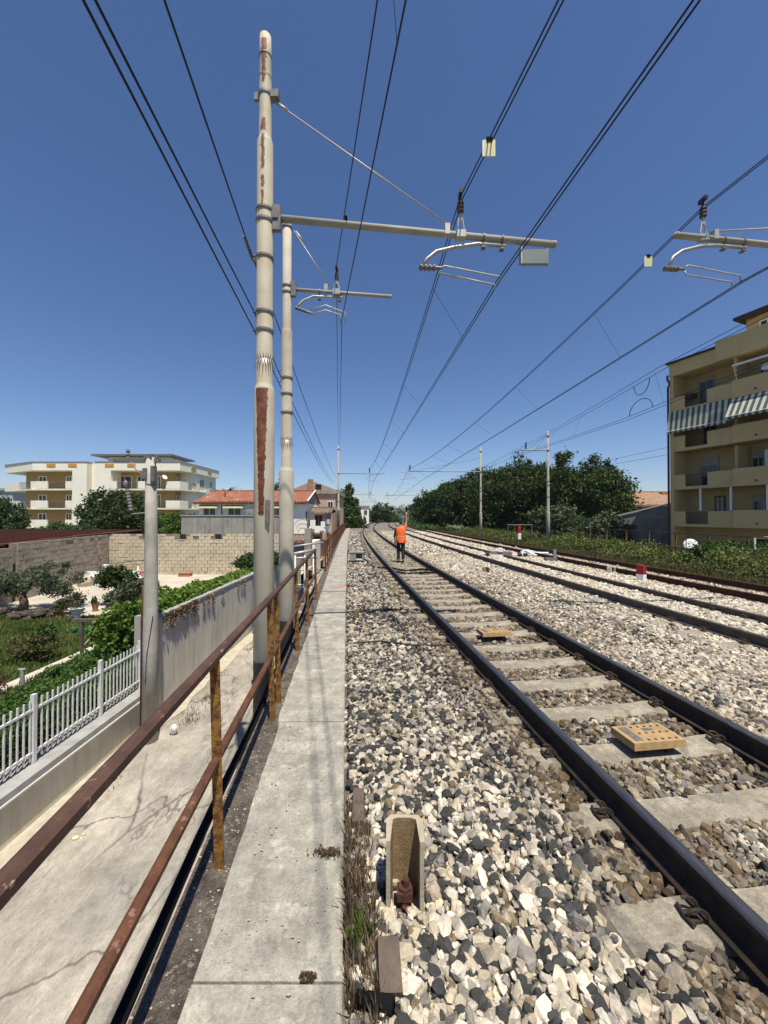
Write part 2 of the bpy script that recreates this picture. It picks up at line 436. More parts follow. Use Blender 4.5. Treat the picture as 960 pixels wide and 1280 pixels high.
# scattered leaf faces, spread through clumps
def leaves(name, pts, size, m, parent=None, elong=1.6, tone=None, droop=0.0, upright=False, origin=None):
    pts = np.asarray(pts, float); n = len(pts)
    if upright:
        a = rng.uniform(0, 2 * math.pi, n)
        u = np.stack([np.cos(a), np.sin(a), np.zeros(n)], 1)
        w = np.stack([rng.normal(0, .28, n), rng.normal(0, .28, n), np.ones(n)], 1)
    else:
        u = rng.normal(size=(n, 3)); w = rng.normal(size=(n, 3)); w[:, 2] -= droop
        u /= np.linalg.norm(u, axis=1)[:, None]
        w -= (w * u).sum(1)[:, None] * u
    u /= np.linalg.norm(u, axis=1)[:, None]; w /= np.linalg.norm(w, axis=1)[:, None]
    sz = size * rng.uniform(0.6, 1.3, n)[:, None]
    if upright:
        V = np.stack([pts - u * sz * 0.5, pts + u * sz * 0.5, pts + w * sz * elong * 1.0 + u * sz * .1, pts + w * sz * elong], 1)
    else:
        V = np.stack([pts - w * sz * elong / 2, pts + u * sz / 2, pts + w * sz * elong / 2, pts - u * sz / 2], 1)
    V = V.reshape(-1, 3)
    off = np.array(wloc(parent)) if parent is not None else (np.array(origin) if origin is not None else np.array([pts[:, 0].mean(), pts[:, 1].mean(), pts[:, 2].min()]))
    V = V - off
    me = bpy.data.meshes.new(name)
    me.vertices.add(4 * n); me.vertices.foreach_set('co', V.ravel())
    me.loops.add(4 * n); me.loops.foreach_set('vertex_index', np.arange(4 * n, dtype=np.int32))
    me.polygons.add(n); me.polygons.foreach_set('loop_start', np.arange(0, 4 * n, 4, dtype=np.int32))
    me.update(calc_edges=True)
    at = me.attributes.new('tone', 'FLOAT', 'FACE')
    t = rng.uniform(0, 1, n) if tone is None else np.clip(tone + rng.normal(0, .16, n), 0, 1)
    at.data.foreach_set('value', t.astype(np.float32))
    me.materials.append(m)
    o = bpy.data.objects.new(name, me); COL.objects.link(o)
    if parent is not None: o.parent = parent
    else: o.location = off
    return o

def clumps(centres, n, spread=0.35, sub=40):
    """leaf positions inside ellipsoids, gathered in many small clumps near their surface"""
    tot = sum(c[3] * c[4] * c[5] for c in centres)
    out, tn = [], []
    for (x, y, z, rx, ry, rz) in centres:
        k = max(50, int(n * rx * ry * rz / tot)); q = max(6, int(sub * k / n) + 4)
        d = rng.normal(size=(q, 3)); d /= np.linalg.norm(d, axis=1)[:, None]
        rad = rng.uniform(0.45, 1.0, q) ** 0.6
        cc = d * rad[:, None]
        w = rng.integers(0, q, k)
        cs = rng.uniform(.55, 1.3, q)
        p = cc[w] + rng.normal(size=(k, 3)) * spread * cs[w][:, None] * 0.5
        ct = rng.uniform(0.15, 0.75, q)
        out.append(p * np.array([rx, ry, rz]) + np.array([x, y, z])); tn.append(ct[w])
    return np.concatenate(out), np.concatenate(tn)

def tree(name, loc, label, cat, crown, m, n, size, trunk_r=0.2, trunk_h=2.0, group=None, limbs=6, spread=0.35, sub=60):
    """crown: ellipsoids relative to loc"""
    loc = Vector(loc)
    t = thing(name, loc, label, cat, group)
    mb = MB()
    top = loc + Vector((random.uniform(-.15, .15), 0, trunk_h))
    mb.tube([loc, loc + (top - loc) * .5 + Vector((.06, .03, 0)), top], [trunk_r, trunk_r * .8, trunk_r * .65], 8)
    for i in range(limbs):
        c = crown[i % len(crown)]
        a = random.uniform(0, 6.28)
        e = loc + Vector((c[0] + math.cos(a) * c[3] * .5, c[1] + math.sin(a) * c[4] * .5, c[2] + random.uniform(-.1, .6) * c[5]))
        mid = top.lerp(e, .5) + Vector((0, 0, .15 * (e - top).length))
        mb.tube([top - Vector((0, 0, .1)), mid, e], [trunk_r * .5, trunk_r * .3, trunk_r * .1], 6)
    mb.build('trunk', M_bark, t, smooth=True)
    cs = [(loc.x + a, loc.y + b, loc.z + c, d, e, f) for a, b, c, d, e, f in crown]
    p, tn = clumps(cs, n, spread, sub)
    leaves('crown', p, size, m, t, tone=tn)
    return t
# ================================================================== THE SETTING
sheet('ground', [(-3500, -300), (3500, -300), (3500, 5000), (-3500, 5000)], -3.25, M_ground)
sheet('street', [(-5.62, -6), (0.5, -6), (-1.5, 60), (-5.62, 60)], -3.0, M_street)
mb = MB()
yy = ysteps(-4, 24, .6)
edge = [(-5.14 + 0.06 * math.sin(y * 2.1) + 0.05 * math.sin(y * 5.3), y) for y in yy]
mb.quad(*([(-5.6, y, -2.985) for y in (24, -4)] + [(x, y, -2.985) for x, y in edge]))
mb.build('street_edge_strip', M_kerb)['kind'] = 'structure'

# viaduct body and embankment: cross section swept along the line
def left_edge(y): return -0.84 + XW(y)
LV = []
for y in ysteps(-6, 92): LV.append((left_edge(y), y))
for y, x in ((100, -7.3), (115, -7.0), (135, -6.0), (160, -2.0), (200, 6.0)): LV.append((x, y))
mb = MB()
b = 0
vs = []
for x, y in LV: vs += [(x, y, -3.2), (x, y, -0.045), (x + 0.8, y, -0.045), (x + 0.8, y, -.35)]
mb.v = [tuple(v) for v in vs]
for i in range(len(LV) - 1):
    for k in range(3):
        mb.f.append((i * 4 + k, (i + 1) * 4 + k, (i + 1) * 4 + k + 1, i * 4 + k + 1)); mb.m.append(1 if k == 1 else 0)
o = mb.build('viaduct', [M_viaduct, M_dirt]); tag(o, 'concrete side wall and edge strip of the raised railway above the street', kind='structure')

US = [-.9, -.2, .3, .9, 1.3, 1.55, 1.8, 2.59, 3.35, 3.6, 3.9, 4.7, 5.5, 5.9, 6.2, 7.0, 7.75, 8.1, 8.8, 9.4, 10.3, 11.1, 11.6, 12.3, 13.2, 15, 20.2]
ZS = [-.10, -.07, -.04, -.015, -.01, -.03, -.06, -.065, -.06, -.02, .0, .035, -.02, -.055, -.04, -.03, -.05, -.02, .0, -.06, -.09, -.10, -.13, -.2, -.3, -.5, -.75]
def zb(u): return np.interp(u, US, ZS)
ycuts = ysteps(-3, 230, .8)
vs, fs = [], []
cols = [x for x in US[1:]]
for y in ycuts:
    row = []
    for j, u in enumerate(cols):
        x = u + XT(y)
        if j == 0: x = XW(y) - .02 if y < 92 else XT(y) - 2
        row.append((x, y, float(zb(u)) + (0.0 if j < 3 else 0)))
    vs += row
n = len(cols)
for i in range(len(ycuts) - 1):
    for k in range(n - 1):
        fs.append((i * n + k, i * n + k + 1, (i + 1) * n + k + 1, (i + 1) * n + k))
def ballast_ground():
    m = bpy.data.materials.new('ballast_bed'); m.use_nodes = True
    nt = m.node_tree; N, L = nt.nodes, nt.links
    b = N['Principled BSDF']; b.inputs['Roughness'].default_value = .95
    tc = N.new('ShaderNodeTexCoord')
    v = N.new('ShaderNodeTexVoronoi'); v.inputs['Scale'].default_value = 11
    L.new(tc.outputs['Object'], v.inputs['Vector'])
    sp = N.new('ShaderNodeSeparateColor'); L.new(v.outputs['Color'], sp.inputs[0])
    r = N.new('ShaderNodeValToRGB'); r.color_ramp.interpolation = 'CONSTANT'
    e = r.color_ramp.elements
    e[0].color = (.10, .095, .09, 1); e[1].position = .2; e[1].color = (.2, .165, .13, 1)
    for p_, c_ in ((.45, (.34, .30, .25)), (.7, (.46, .43, .37)), (.88, (.56, .54, .49))):
        q = e.new(p_); q.color = (*c_, 1)
    L.new(sp.outputs[0], r.inputs[0])
    w = rangen(nt, v.outputs['Distance'], .25, .6)
    out = mixn(nt, w, r.outputs[0], (.10, .085, .07))
    L.new(out, b.inputs['Base Color'])
    bp = N.new('ShaderNodeBump'); bp.invert = True; bp.inputs['Strength'].default_value = 1; bp.inputs['Distance'].default_value = .04
    L.new(v.outputs['Distance'], bp.inputs['Height']); L.new(bp.outputs[0], b.inputs['Normal'])
    return m
M_ballast = ballast_ground()
mb = MB(); mb.v = vs; mb.f = fs
mid = lambda f: sum(f) / 4
mb.m = []
for i in range(len(ycuts) - 1):
    for k in range(n - 1): mb.m.append(0 if cols[k] < 11.6 else 1)
o = mb.build('embankment', [M_ballast, M_soil], origin=(0, 0, 0)); tag(o, 'raised bed of stone ballast carrying the tracks', kind='structure')
mb = MB()
R = [(20.2 + XT(y), y) for y in ysteps(-3, 230, 2)]
for i in range(len(R) - 1):
    mb.quad((R[i][0], R[i][1], -3.2), (R[i + 1][0], R[i + 1][1], -3.2), (R[i + 1][0], R[i + 1][1], -.75), (R[i][0], R[i][1], -.75))
o = mb.build('retaining_wall', M_viaduct); tag(o, 'concrete face of the railway embankment below the far fence', kind='structure')

# walkway: slabs are pieces of the setting
wk = bpy.data.objects.new('walkway', None); COL.objects.link(wk)
tag(wk, 'narrow walkway of grey concrete slabs along the viaduct edge', kind='structure')
y = -1.6; i = 0
cuts = [-1.2, -.2, .72, 1.60, 2.71, 3.6, 4.4, 5.55, 6.7, 7.8, 8.5]
while cuts[-1] < 91: cuts.append(cuts[-1] + 1.0 + random.uniform(-.06, .06))
for a, b in zip(cuts[:-1], cuts[1:]):
    g = .004 if a < 4.5 else .014
    dz = random.uniform(-.006, .005); w = random.uniform(-.008, .008)
    a += g; b -= g
    xs = lambda yv, o_: XW(yv) + o_
    mb = MB()
    ch = .012
    lo = [(xs(a, -.625 + w), a), (xs(a, -.012), a), (xs(b, -.012), b), (xs(b, -.625 + w), b)]
    jag = []
    nseg = 7 if a < 6 else 1
    for q in range(nseg + 1):
        t = q / nseg; yq = b + (a - b) * t
        jag.append((xs(yq, -.625 + w + (random.uniform(-.010, .012) if 0 < q < nseg else 0)), yq))
    poly = [(xs(a, -.012), a), (xs(b, -.012), b)] + jag
    cx = sum(p[0] for p in poly) / len(poly); cy = sum(p[1] for p in poly) / len(poly)
    top = [(p[0] + (cx - p[0]) * .02, p[1] + (ch * (1 if cy > p[1] else -1)) * .6) for p in poly]
    nn = len(poly)
    V = [(x_, y_, -.13) for x_, y_ in poly] + [(x_, y_, -.008 + dz) for x_, y_ in poly] + [(x_, y_, dz) for x_, y_ in top]
    F = [(k, (k + 1) % nn, nn + (k + 1) % nn, nn + k) for k in range(nn)] + [(nn + k, nn + (k + 1) % nn, 2 * nn + (k + 1) % nn, 2 * nn + k) for k in range(nn)] + [tuple(range(2 * nn, 3 * nn))]
    mb.add(V, F)
    s = mb.build('slab', M_conc, wk)
s = MB().quad(G(418, 734, .009), G(431, 734, .009), G(431, 732, .009), G(419, 732, .009)).build('painted_mark', M_redm, wk)
s['label'] = 'faded red paint mark sprayed on a slab'
mb = MB()
y = 90.5
mb.box((XW(y) - .6, y, 0), (XW(y) + .1, y + 1.2, .35)); tag(mb.build('concrete_block', M_whitew), 'small white concrete block at the far end of the walkway', 'block')

# ================================================================== TRACKS
def rail(u, z0, parent, m_side, m_top, y0=-2.5, y1=215, h=.17):
    k = h / .17
    prof = [(-.075, 0), (.075, 0), (.075, .012), (.02, .03), (.009, .045), (.009, .115), (.036, .13), (.037, .158), (.030, .167), (.014, .1705), (-.014, .1705), (-.030, .167), (-.037, .158), (-.036, .13), (-.009, .115), (-.009, .045), (-.02, .03), (-.075, .012)]
    poly = []
    for i, (o_, z_) in enumerate(prof):
        poly.append((o_, z0 + z_ * k, 1 if 7 <= i <= 11 else 0))
    mb = MB()
    sweep(mb, poly, [(u + XT(y), y) for y in ysteps(y0, y1, .5)])
    return mb.build('rail', [m_side, m_top], parent)
trackA = thing('railway_track', (2.59, 0, 0), 'nearest railway track with the worker walking between its rails', 'railway track')
trackB = thing('railway_track', (6.99, 0, 0), 'second railway track, half buried in pale ballast, grey sided rails', 'railway track')
trackC = thing('railway_track', (10.3, 0, -.07), 'farthest railway track with dark rusty rails beside the weeds', 'railway track')
rail(1.83, 0.0, trackA, M_railside, M_railtop)
rail(3.345, 0.0, trackA, M_railside, M_railtop)
rail(6.23, 0.0, trackB, M_railfoot, M_railfoot)
rail(7.745, -.06, trackB, M_railfoot, M_railfoot)
rail(9.55, -.03, trackC, M_railrust, M_railrust)
rail(11.05, -.05, trackC, M_railrust, M_railrust)

def sleeper_mesh():
    mb = MB()
    st = [(-1.3, -.012), (-1.22, 0.0), (-.95, 0.0), (-.58, 0.0), (-.45, -.012), (0, -.014), (.45, -.012), (.58, 0), (.95, 0), (1.22, 0), (1.3, -.012)]
    vs, fs = [], []
    for x, z in st:
        w = .112
        vs += [(x, -.14, -.2), (x, -w - .01, z - .018), (x, -w + .006, z), (x, w - .006, z), (x, w + .01, z - .018), (x, .14, -.2)]
    for i in range(len(st) - 1):
        for k in range(5): fs.append((i * 6 + k, i * 6 + k + 1, (i + 1) * 6 + k + 1, (i + 1) * 6 + k))
    fs.append((5, 4, 3, 2, 1, 0)); e = (len(st) - 1) * 6; fs.append(tuple(e + k for k in range(6)))
    # fs winding is irrelevant for closed shading with flat faces
    mb.add(vs, fs)
    return mb
def clip_mesh():
    mb = MB()
    pts = []
    for i in range(15):
        t = i / 14 * 2 * math.pi * 1.35
        pts.append((.045 * math.cos(t) * .9 + .01, -.045 + i * .006, .022 + .030 * math.sin(t) + .016))
    mb.tube(pts, .0085, 6)
    mb.tube([(-.03, -.05, .02), (-.035, 0, .018), (-.02, .055, .02)], .0085, 6)
    mb.box((-.03, -.03, 0), (.03, .03, .015))
    return mb
sl_proto = sleeper_mesh().build('sleeper', M_sleeper, origin=(0, 0, 0)); sl_proto.parent = trackA
clip_me = None
SL_A, SL_B = [], []
def sleepers(track, uc, ystart, yend, store, clips_to, proto):
    global clip_me
    k = 0
    y = ystart
    while y < yend:
        sl = -.133 + y / 600
        rz = math.atan2(-sl, 1)
        base = wloc(track)
        loc = (uc + XT(y) - base.x, y - base.y, 0 - base.z + random.uniform(-.006, .003))
        if proto[0] is not None:
            c = proto[0]; proto[0] = None; c.location = loc; c.rotation_euler = (0, 0, rz + random.uniform(-.006, .006))
        else:
            c = clone(sl_proto, loc, track, rz + random.uniform(-.006, .006))
        store.append((uc + XT(y), y, rz))
        if y < clips_to:
            for sx in (-1, 1):
                for so in (-1, 1):
                    if clip_me is None:
                        cl = clip_mesh().build('rail_clip', M_clip, origin=(0, 0, 0)); clip_me = cl.data; cl.parent = c
                    else:
                        cl = bpy.data.objects.new('rail_clip', clip_me); COL.objects.link(cl); cl.parent = c
                    cl.location = (sx * .757 + so * .118, 0, .0)
                    cl.rotation_euler = (0, 0, 0 if so < 0 else math.pi)
        y += .617
sleepers(trackA, 2.588, 1.345, 45, SL_A, 7.0, [sl_proto])
sleepers(trackB, 6.99, 3.4, 14, SL_B, 8.0, [None])

# ================================================================== BALLAST STONES
stone_coll = bpy.data.collections.new('stone_shapes')
def stone_material():
    m = bpy.data.materials.new('crushed_stone'); m.use_nodes = True
    nt = m.node_tree; N, L = nt.nodes, nt.links
    b = N['Principled BSDF']; b.inputs['Roughness'].default_value = .9; b.inputs['Specular IOR Level'].default_value = .25
    a = N.new('ShaderNodeAttribute'); a.attribute_type = 'INSTANCER'; a.attribute_name = 'tint'
    tc = N.new('ShaderNodeTexCoord')
    nz = noisen(nt, tc.outputs['Object'], 1.5, 6, .7)
    k = rangen(nt, nz, .3, .72, .6, 1.25)
    mu = N.new('ShaderNodeVectorMath'); mu.operation = 'SCALE'
    L.new(a.outputs['Color'], mu.inputs[0]); L.new(k, mu.inputs['Scale'])
    L.new(mu.outputs[0], b.inputs['Base Color'])
    bp = N.new('ShaderNodeBump'); bp.inputs['Strength'].default_value = .35; bp.inputs['Distance'].default_value = .1
    L.new(noisen(nt, tc.outputs['Object'], 5, 4, .7), bp.inputs['Height']); L.new(bp.outputs[0], b.inputs['Normal'])
    return m
M_stone = stone_material()
NST = 16
for i in range(NST):
    bm = bmesh.new()
    k = random.randint(15, 24)
    ax = (random.uniform(.42, .62), random.uniform(.34, .5), random.uniform(.24, .42))
    for j in range(k):
        d = Vector(rng.normal(size=3)); d.normalize()
        q = max(abs(d.x), abs(d.y), abs(d.z)); d = d.lerp(d / q, .38)
        bm.verts.new((d.x * ax[0], d.y * ax[1], d.z * ax[2]))
    r_ = bmesh.ops.convex_hull(bm, input=bm.verts)
    for g in list(bm.verts):
        if not g.link_faces: bm.verts.remove(g)
    me = bpy.data.meshes.new('stone'); bm.to_mesh(me); bm.free(); me.materials.append(M_stone)
    so = bpy.data.objects.new('stone', me); stone_coll.objects.link(so)

def gn_scatter(name, pts, rots, scl, idx, tint, coll, label):
    me = bpy.data.meshes.new(name)
    n = len(pts)
    me.vertices.add(n); me.vertices.foreach_set('co', np.asarray(pts, np.float32).ravel())
    def att(nm, ty, arr, key):
        a = me.attributes.new(nm, ty, 'POINT'); a.data.foreach_set(key, np.ascontiguousarray(arr).ravel())
    att('rot', 'FLOAT_VECTOR', rots.astype(np.float32), 'vector')
    att('scl', 'FLOAT_VECTOR', scl.astype(np.float32), 'vector')
    att('pick', 'INT', idx.astype(np.int32), 'value')
    att('tint', 'FLOAT_COLOR', np.concatenate([tint, np.ones((n, 1))], 1).astype(np.float32), 'color')
    o = bpy.data.objects.new(name, me); COL.objects.link(o)
    ng = bpy.data.node_groups.new(name, 'GeometryNodeTree')
    ng.interface.new_socket(name='Geometry', in_out='INPUT', socket_type='NodeSocketGeometry')
    ng.interface.new_socket(name='Geometry', in_out='OUTPUT', socket_type='NodeSocketGeometry')
    N, L = ng.nodes, ng.links
    gi, go = N.new('NodeGroupInput'), N.new('NodeGroupOutput')
    ip = N.new('GeometryNodeInstanceOnPoints'); ci = N.new('GeometryNodeCollectionInfo')
    ci.inputs['Collection'].default_value = coll
    ci.inputs['Separate Children'].default_value = True; ci.inputs['Reset Children'].default_value = True
    mp = N.new('GeometryNodeMeshToPoints')
    def nm(a, t):
        q = N.new('GeometryNodeInputNamedAttribute'); q.data_type = t; q.inputs['Name'].default_value = a
        return q.outputs['Attribute']
    L.new(gi.outputs[0], mp.inputs['Mesh']); L.new(mp.outputs[0], ip.inputs['Points'])
    L.new(ci.outputs[0], ip.inputs['Instance']); ip.inputs['Pick Instance'].default_value = True
    L.new(nm('pick', 'INT'), ip.inputs['Instance Index'])
    er = N.new('FunctionNodeEulerToRotation'); L.new(nm('rot', 'FLOAT_VECTOR'), er.inputs[0])
    L.new(er.outputs[0], ip.inputs['Rotation'])
    L.new(nm('scl', 'FLOAT_VECTOR'), ip.inputs['Scale'])
    L.new(ip.outputs[0], go.inputs[0])
    md = o.modifiers.new('scatter', 'NODES'); md.node_group = ng
    tag(o, label, kind='stuff')
    return o

PAL = np.array([[.68, .62, .51], [.52, .45, .335], [.29, .27, .235], [.062, .063, .061], [.23, .175, .11], [.44, .39, .31], [.50, .43, .33]])
def noise2(x, y, s, seed=0):
    return (np.sin(x * s + seed) * np.cos(y * s * 1.3 + seed * 2) + .6 * np.sin((x + y) * s * 2.1 + seed) + .5 * np.cos((x * 1.7 - y) * s * 1.9 + seed)) / 2.1
def make_stones(y0, y1, cell, size, layers):
    allp = []
    for L_ in range(layers):
        ys = np.arange(y0, y1, cell); us = np.arange(-.6, 11.9, cell)
        U, Y = np.meshgrid(us, ys); U = U.ravel(); Y = Y.ravel()
        if L_ == 2:
            kk = rng.uniform(size=len(U)) < .5; U, Y = U[kk], Y[kk]
        U = U + rng.uniform(-.5, .5, len(U)) * cell * 1.1; Y = Y + rng.uniform(-.5, .5, len(Y)) * cell * 1.1
        X = U + XT(Y)
        k = (X < Y * 1.12 + 1.1) & (X > XW(Y) + .035)
        U, Y, X = U[k], Y[k], X[k]
        Z = zb(U) + L_ * size * .28 + rng.normal(0, size * .14, len(U))
        allp.append(np.stack([U, X, Y, Z], 1))
    A = np.concatenate(allp)
    U, X, Y, Z = A.T
    keep = np.ones(len(U), bool)
    for r_ in (1.83, 3.345): keep &= (np.abs(U - r_) > .07 + size * .42)
    keep &= ~((np.abs(U - 1.83) < .14) & (rng.uniform(size=len(U)) < .5))
    for r_ in (6.23, 7.745, 9.55, 11.05): keep &= (np.abs(U - r_) > .05 + size * .38)
    for (sx, sy, rz) in SL_A:
        dx, dy = X - sx, Y - sy
        c, s_ = math.cos(rz), math.sin(rz)
        lx = dx * c + dy * s_; ly = -dx * s_ + dy * c
        lo = -1.25 if sy < 2.3 else -.96
        rag = .02 * np.sin(lx * 9 + sy * 7)
        keep &= ~((np.abs(ly) < .112 + rag + size * .22) & (lx > lo + .06 * math.sin(sy * 9)) & (lx < .98 + .05 * math.sin(sy * 13)))
    for (sx, sy, rz) in SL_B:
        dx, dy = X - sx, Y - sy
        c, s_ = math.cos(rz), math.sin(rz)
        lx = dx * c + dy * s_; ly = -dx * s_ + dy * c
        hi = -.76 + .1 * math.sin(sy * 5)
        keep &= ~((np.abs(ly) < .10) & (lx > -1.24) & (lx < hi) & (math.sin(sy * 7.7) > -.75))
    for (bx, by) in STAKES: keep &= ~((np.abs(X - bx) < .115) & (np.abs(Y - by) < .07))
    U, X, Y, Z = U[keep], X[keep], Y[keep], Z[keep]
    n = len(U)
    probs = np.zeros((n, 7)); r1 = noise2(U, Y, 1.1, 1.0)
    left = U < 1.45; mid_ = (U >= 1.45) & (U < 3.55); ab = (U >= 3.55) & (U < 6); rest = U >= 6
    probs[left] = [.25, .19, .13, .27, .06, .08, .02]
    probs[mid_] = [.05, .16, .25, .12, .26, .13, .03]
    probs[ab] = [.26, .27, .16, .07, .08, .14, .02]
    probs[rest] = [.50, .24, .06, .02, .02, .13, .03]
    probs[:, 3] = np.clip(probs[:, 3] * (1 + .9 * r1), .01, .6)
    far_ = left & (Y > 2.8)
    probs[far_] = probs[far_] * np.array([.8, .85, 1.2, 1.35, 1.5, 1, .8])
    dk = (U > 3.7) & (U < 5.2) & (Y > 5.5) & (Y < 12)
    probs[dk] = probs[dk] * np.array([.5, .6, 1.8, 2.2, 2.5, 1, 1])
    probs /= probs.sum(1)[:, None]
    c = probs.cumsum(1); w = (rng.uniform(size=n)[:, None] > c).sum(1).clip(0, 6)
    tint = PAL[w] * rng.uniform(.72, 1.15, n)[:, None]
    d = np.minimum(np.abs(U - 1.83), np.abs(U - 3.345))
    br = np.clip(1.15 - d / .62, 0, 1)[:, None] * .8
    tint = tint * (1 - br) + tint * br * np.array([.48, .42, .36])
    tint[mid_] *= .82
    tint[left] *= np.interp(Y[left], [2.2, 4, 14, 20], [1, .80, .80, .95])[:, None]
    d2 = np.clip(1 - np.abs(U - 10.3) / 1.5, 0, 1)[:, None]
    tint = tint * (1 - d2 * .5) + tint * d2 * .5 * np.array([.5, .36, .28])
    sc = size * np.exp(rng.normal(0, .34, n)).clip(.5, 1.9)
    scl = np.stack([sc, sc, sc * rng.uniform(.8, 1.15, n)], 1)
    rot = np.stack([rng.normal(0, .5, n), rng.normal(0, .5, n), rng.uniform(0, 6.28, n)], 1)
    return np.stack([X, Y, Z], 1), rot, scl, rng.integers(0, NST, n), tint
STAKES = [(0.105, 1.965), (-.51, 6.9 + .3), (3.14, 12.0), (6.55, 9.6)]
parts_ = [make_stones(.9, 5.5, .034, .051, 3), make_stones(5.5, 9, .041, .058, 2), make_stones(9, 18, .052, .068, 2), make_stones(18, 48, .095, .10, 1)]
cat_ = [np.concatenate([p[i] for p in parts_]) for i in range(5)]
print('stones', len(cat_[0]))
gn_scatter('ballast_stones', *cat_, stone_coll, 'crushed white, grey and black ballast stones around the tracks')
def lone_stone(p, s, col, nm='stone'):
    pass

# ================================================================== RAILINGS
def railing(name, label, x0, posts, top_z, mid_z, ys_, pm, hm, doubled=()):
    t = thing(name, (x0 + XW(posts[0]), posts[0], -.045), label, 'railing')
    first = None
    mb = MB()
    h = top_z + .025
    for (a_, b_) in (((-.027, -.005), (.027, .003)), ((-.027, .003), (-.018, .045))):
        L_ = -.03
        mb.add([(a_[0], a_[1], 0), (b_[0], a_[1], 0), (b_[0], b_[1], 0), (a_[0], b_[1], 0), (a_[0] + L_, a_[1], h), (b_[0] + L_, a_[1], h), (b_[0] + L_, b_[1], h), (a_[0] + L_, b_[1], h)], [(0, 3, 2, 1), (4, 5, 6, 7), (0, 1, 5, 4), (1, 2, 6, 5), (2, 3, 7, 6), (3, 0, 4, 7)])
    for k, y in enumerate(posts):
        x = x0 + XW(y)
        loc = (x - t.location.x, y - t.location.y, 0)
        if first is None:
            first = mb.build('post', pm, t, origin=None) if False else None
            me = MB(); me.v, me.f, me.m = list(mb.v), list(mb.f), list(mb.m)
            me.v = [(a + t.location.x, b + t.location.y, c + t.location.z) for a, b, c in me.v]
            first = me.build('post', pm, t); first.location = loc
        else:
            clone(first, loc, t)
    def bar(z, w, hh, nm, lift=0):
        hm_ = hm if nm == 'top_rail' else M_rust
        mb = MB()
        poly = [(-w, z - hh), (w, z - hh), (w, z), (w * .4, z + hh * .35), (-w * .4, z + hh * .35), (-w, z)]
        sweep(mb, poly, [(x0 + XW(y) + lift, y) for y in np.arange(ys_[0], ys_[1] + .01, (ys_[1] - ys_[0]) / max(2, int((ys_[1] - ys_[0]) / 1.2)))])
        return mb.build(nm, hm_, t)
    bar(top_z, .027, .03, 'top_rail', -.03); bar(mid_z, .022, .024, 'middle_rail', -.02)
    return t
railing('railing', 'near rusty steel railing with ochre posts beside the concrete walkway', -.70, [.6, 2.15, 3.69, 4.03, 5.58, 7.1, 8.95], 1.135, .565, (-.6, 9.0), M_post, M_handrail)
railing('railing', 'far rusty railing receding behind the grey pipe stair rails', -.74, [13.6 + 1.5 * k for k in range(28)], 1.02, .52, (13.6, 54.2), M_rust, M_rust)
mb = MB()
for off, r_ in ((-.862, .021), (-.885, .017)):
    mb.tube([(off + XW(y) + .006 * math.sin(y * 2), y, -.03 + .008 * math.sin(y * 3.1)) for y in np.arange(-.5, 11, .35)], r_, 8)
tag(mb.build('black_cable', M_black, smooth=True), 'pair of thick black lines along the viaduct edge below the railing', 'cable')

# grey pipe rails and the stair landing
t = thing('stair_railing', (-2.2, 10.6, -1.2), 'grey galvanised pipe rails crossing the gap between the two rusty railings', 'railing')
for (ax, ay, bx, by, Y, r_) in ((366, 683, 404, 678, 11.5, .03), (366, 692.5, 395, 687, 10.2, .04), (366, 697.5, 397, 697, 10.6, .028), (366, 712.5, 403, 711.5, 11.0, .024), (366, 731, 395, 731, 11.0, .026)):
    MB().tube([P(ax, ay, Y), P(bx, by, Y + .5)], r_, 8).build('pipe_rail', M_galv, t, smooth=True)
for px, Y in ((369, 10.6), (381, 10.9), (392, 11.3)):
    MB().tube([P(px, 800, Y), P(px, 694, Y)], .03, 8).build('post', M_galv, t, smooth=True)
t = thing('concrete_stair', (-3.2, 12, -3), 'concrete steps and landing dropping from the viaduct to the street', 'stair')
for k in range(9):
    MB().box((-3.4 - .0, 10.9 + k * .32, -3), (-2.05, 10.9 + k * .32 + .32, -3 + .2 * (k + 1))).build('step', M_greyw, t)
MB().box((-3.6, 10.7, -3), (-3.4, 14.2, -.9)).build('side_wall', M_greyw, t)

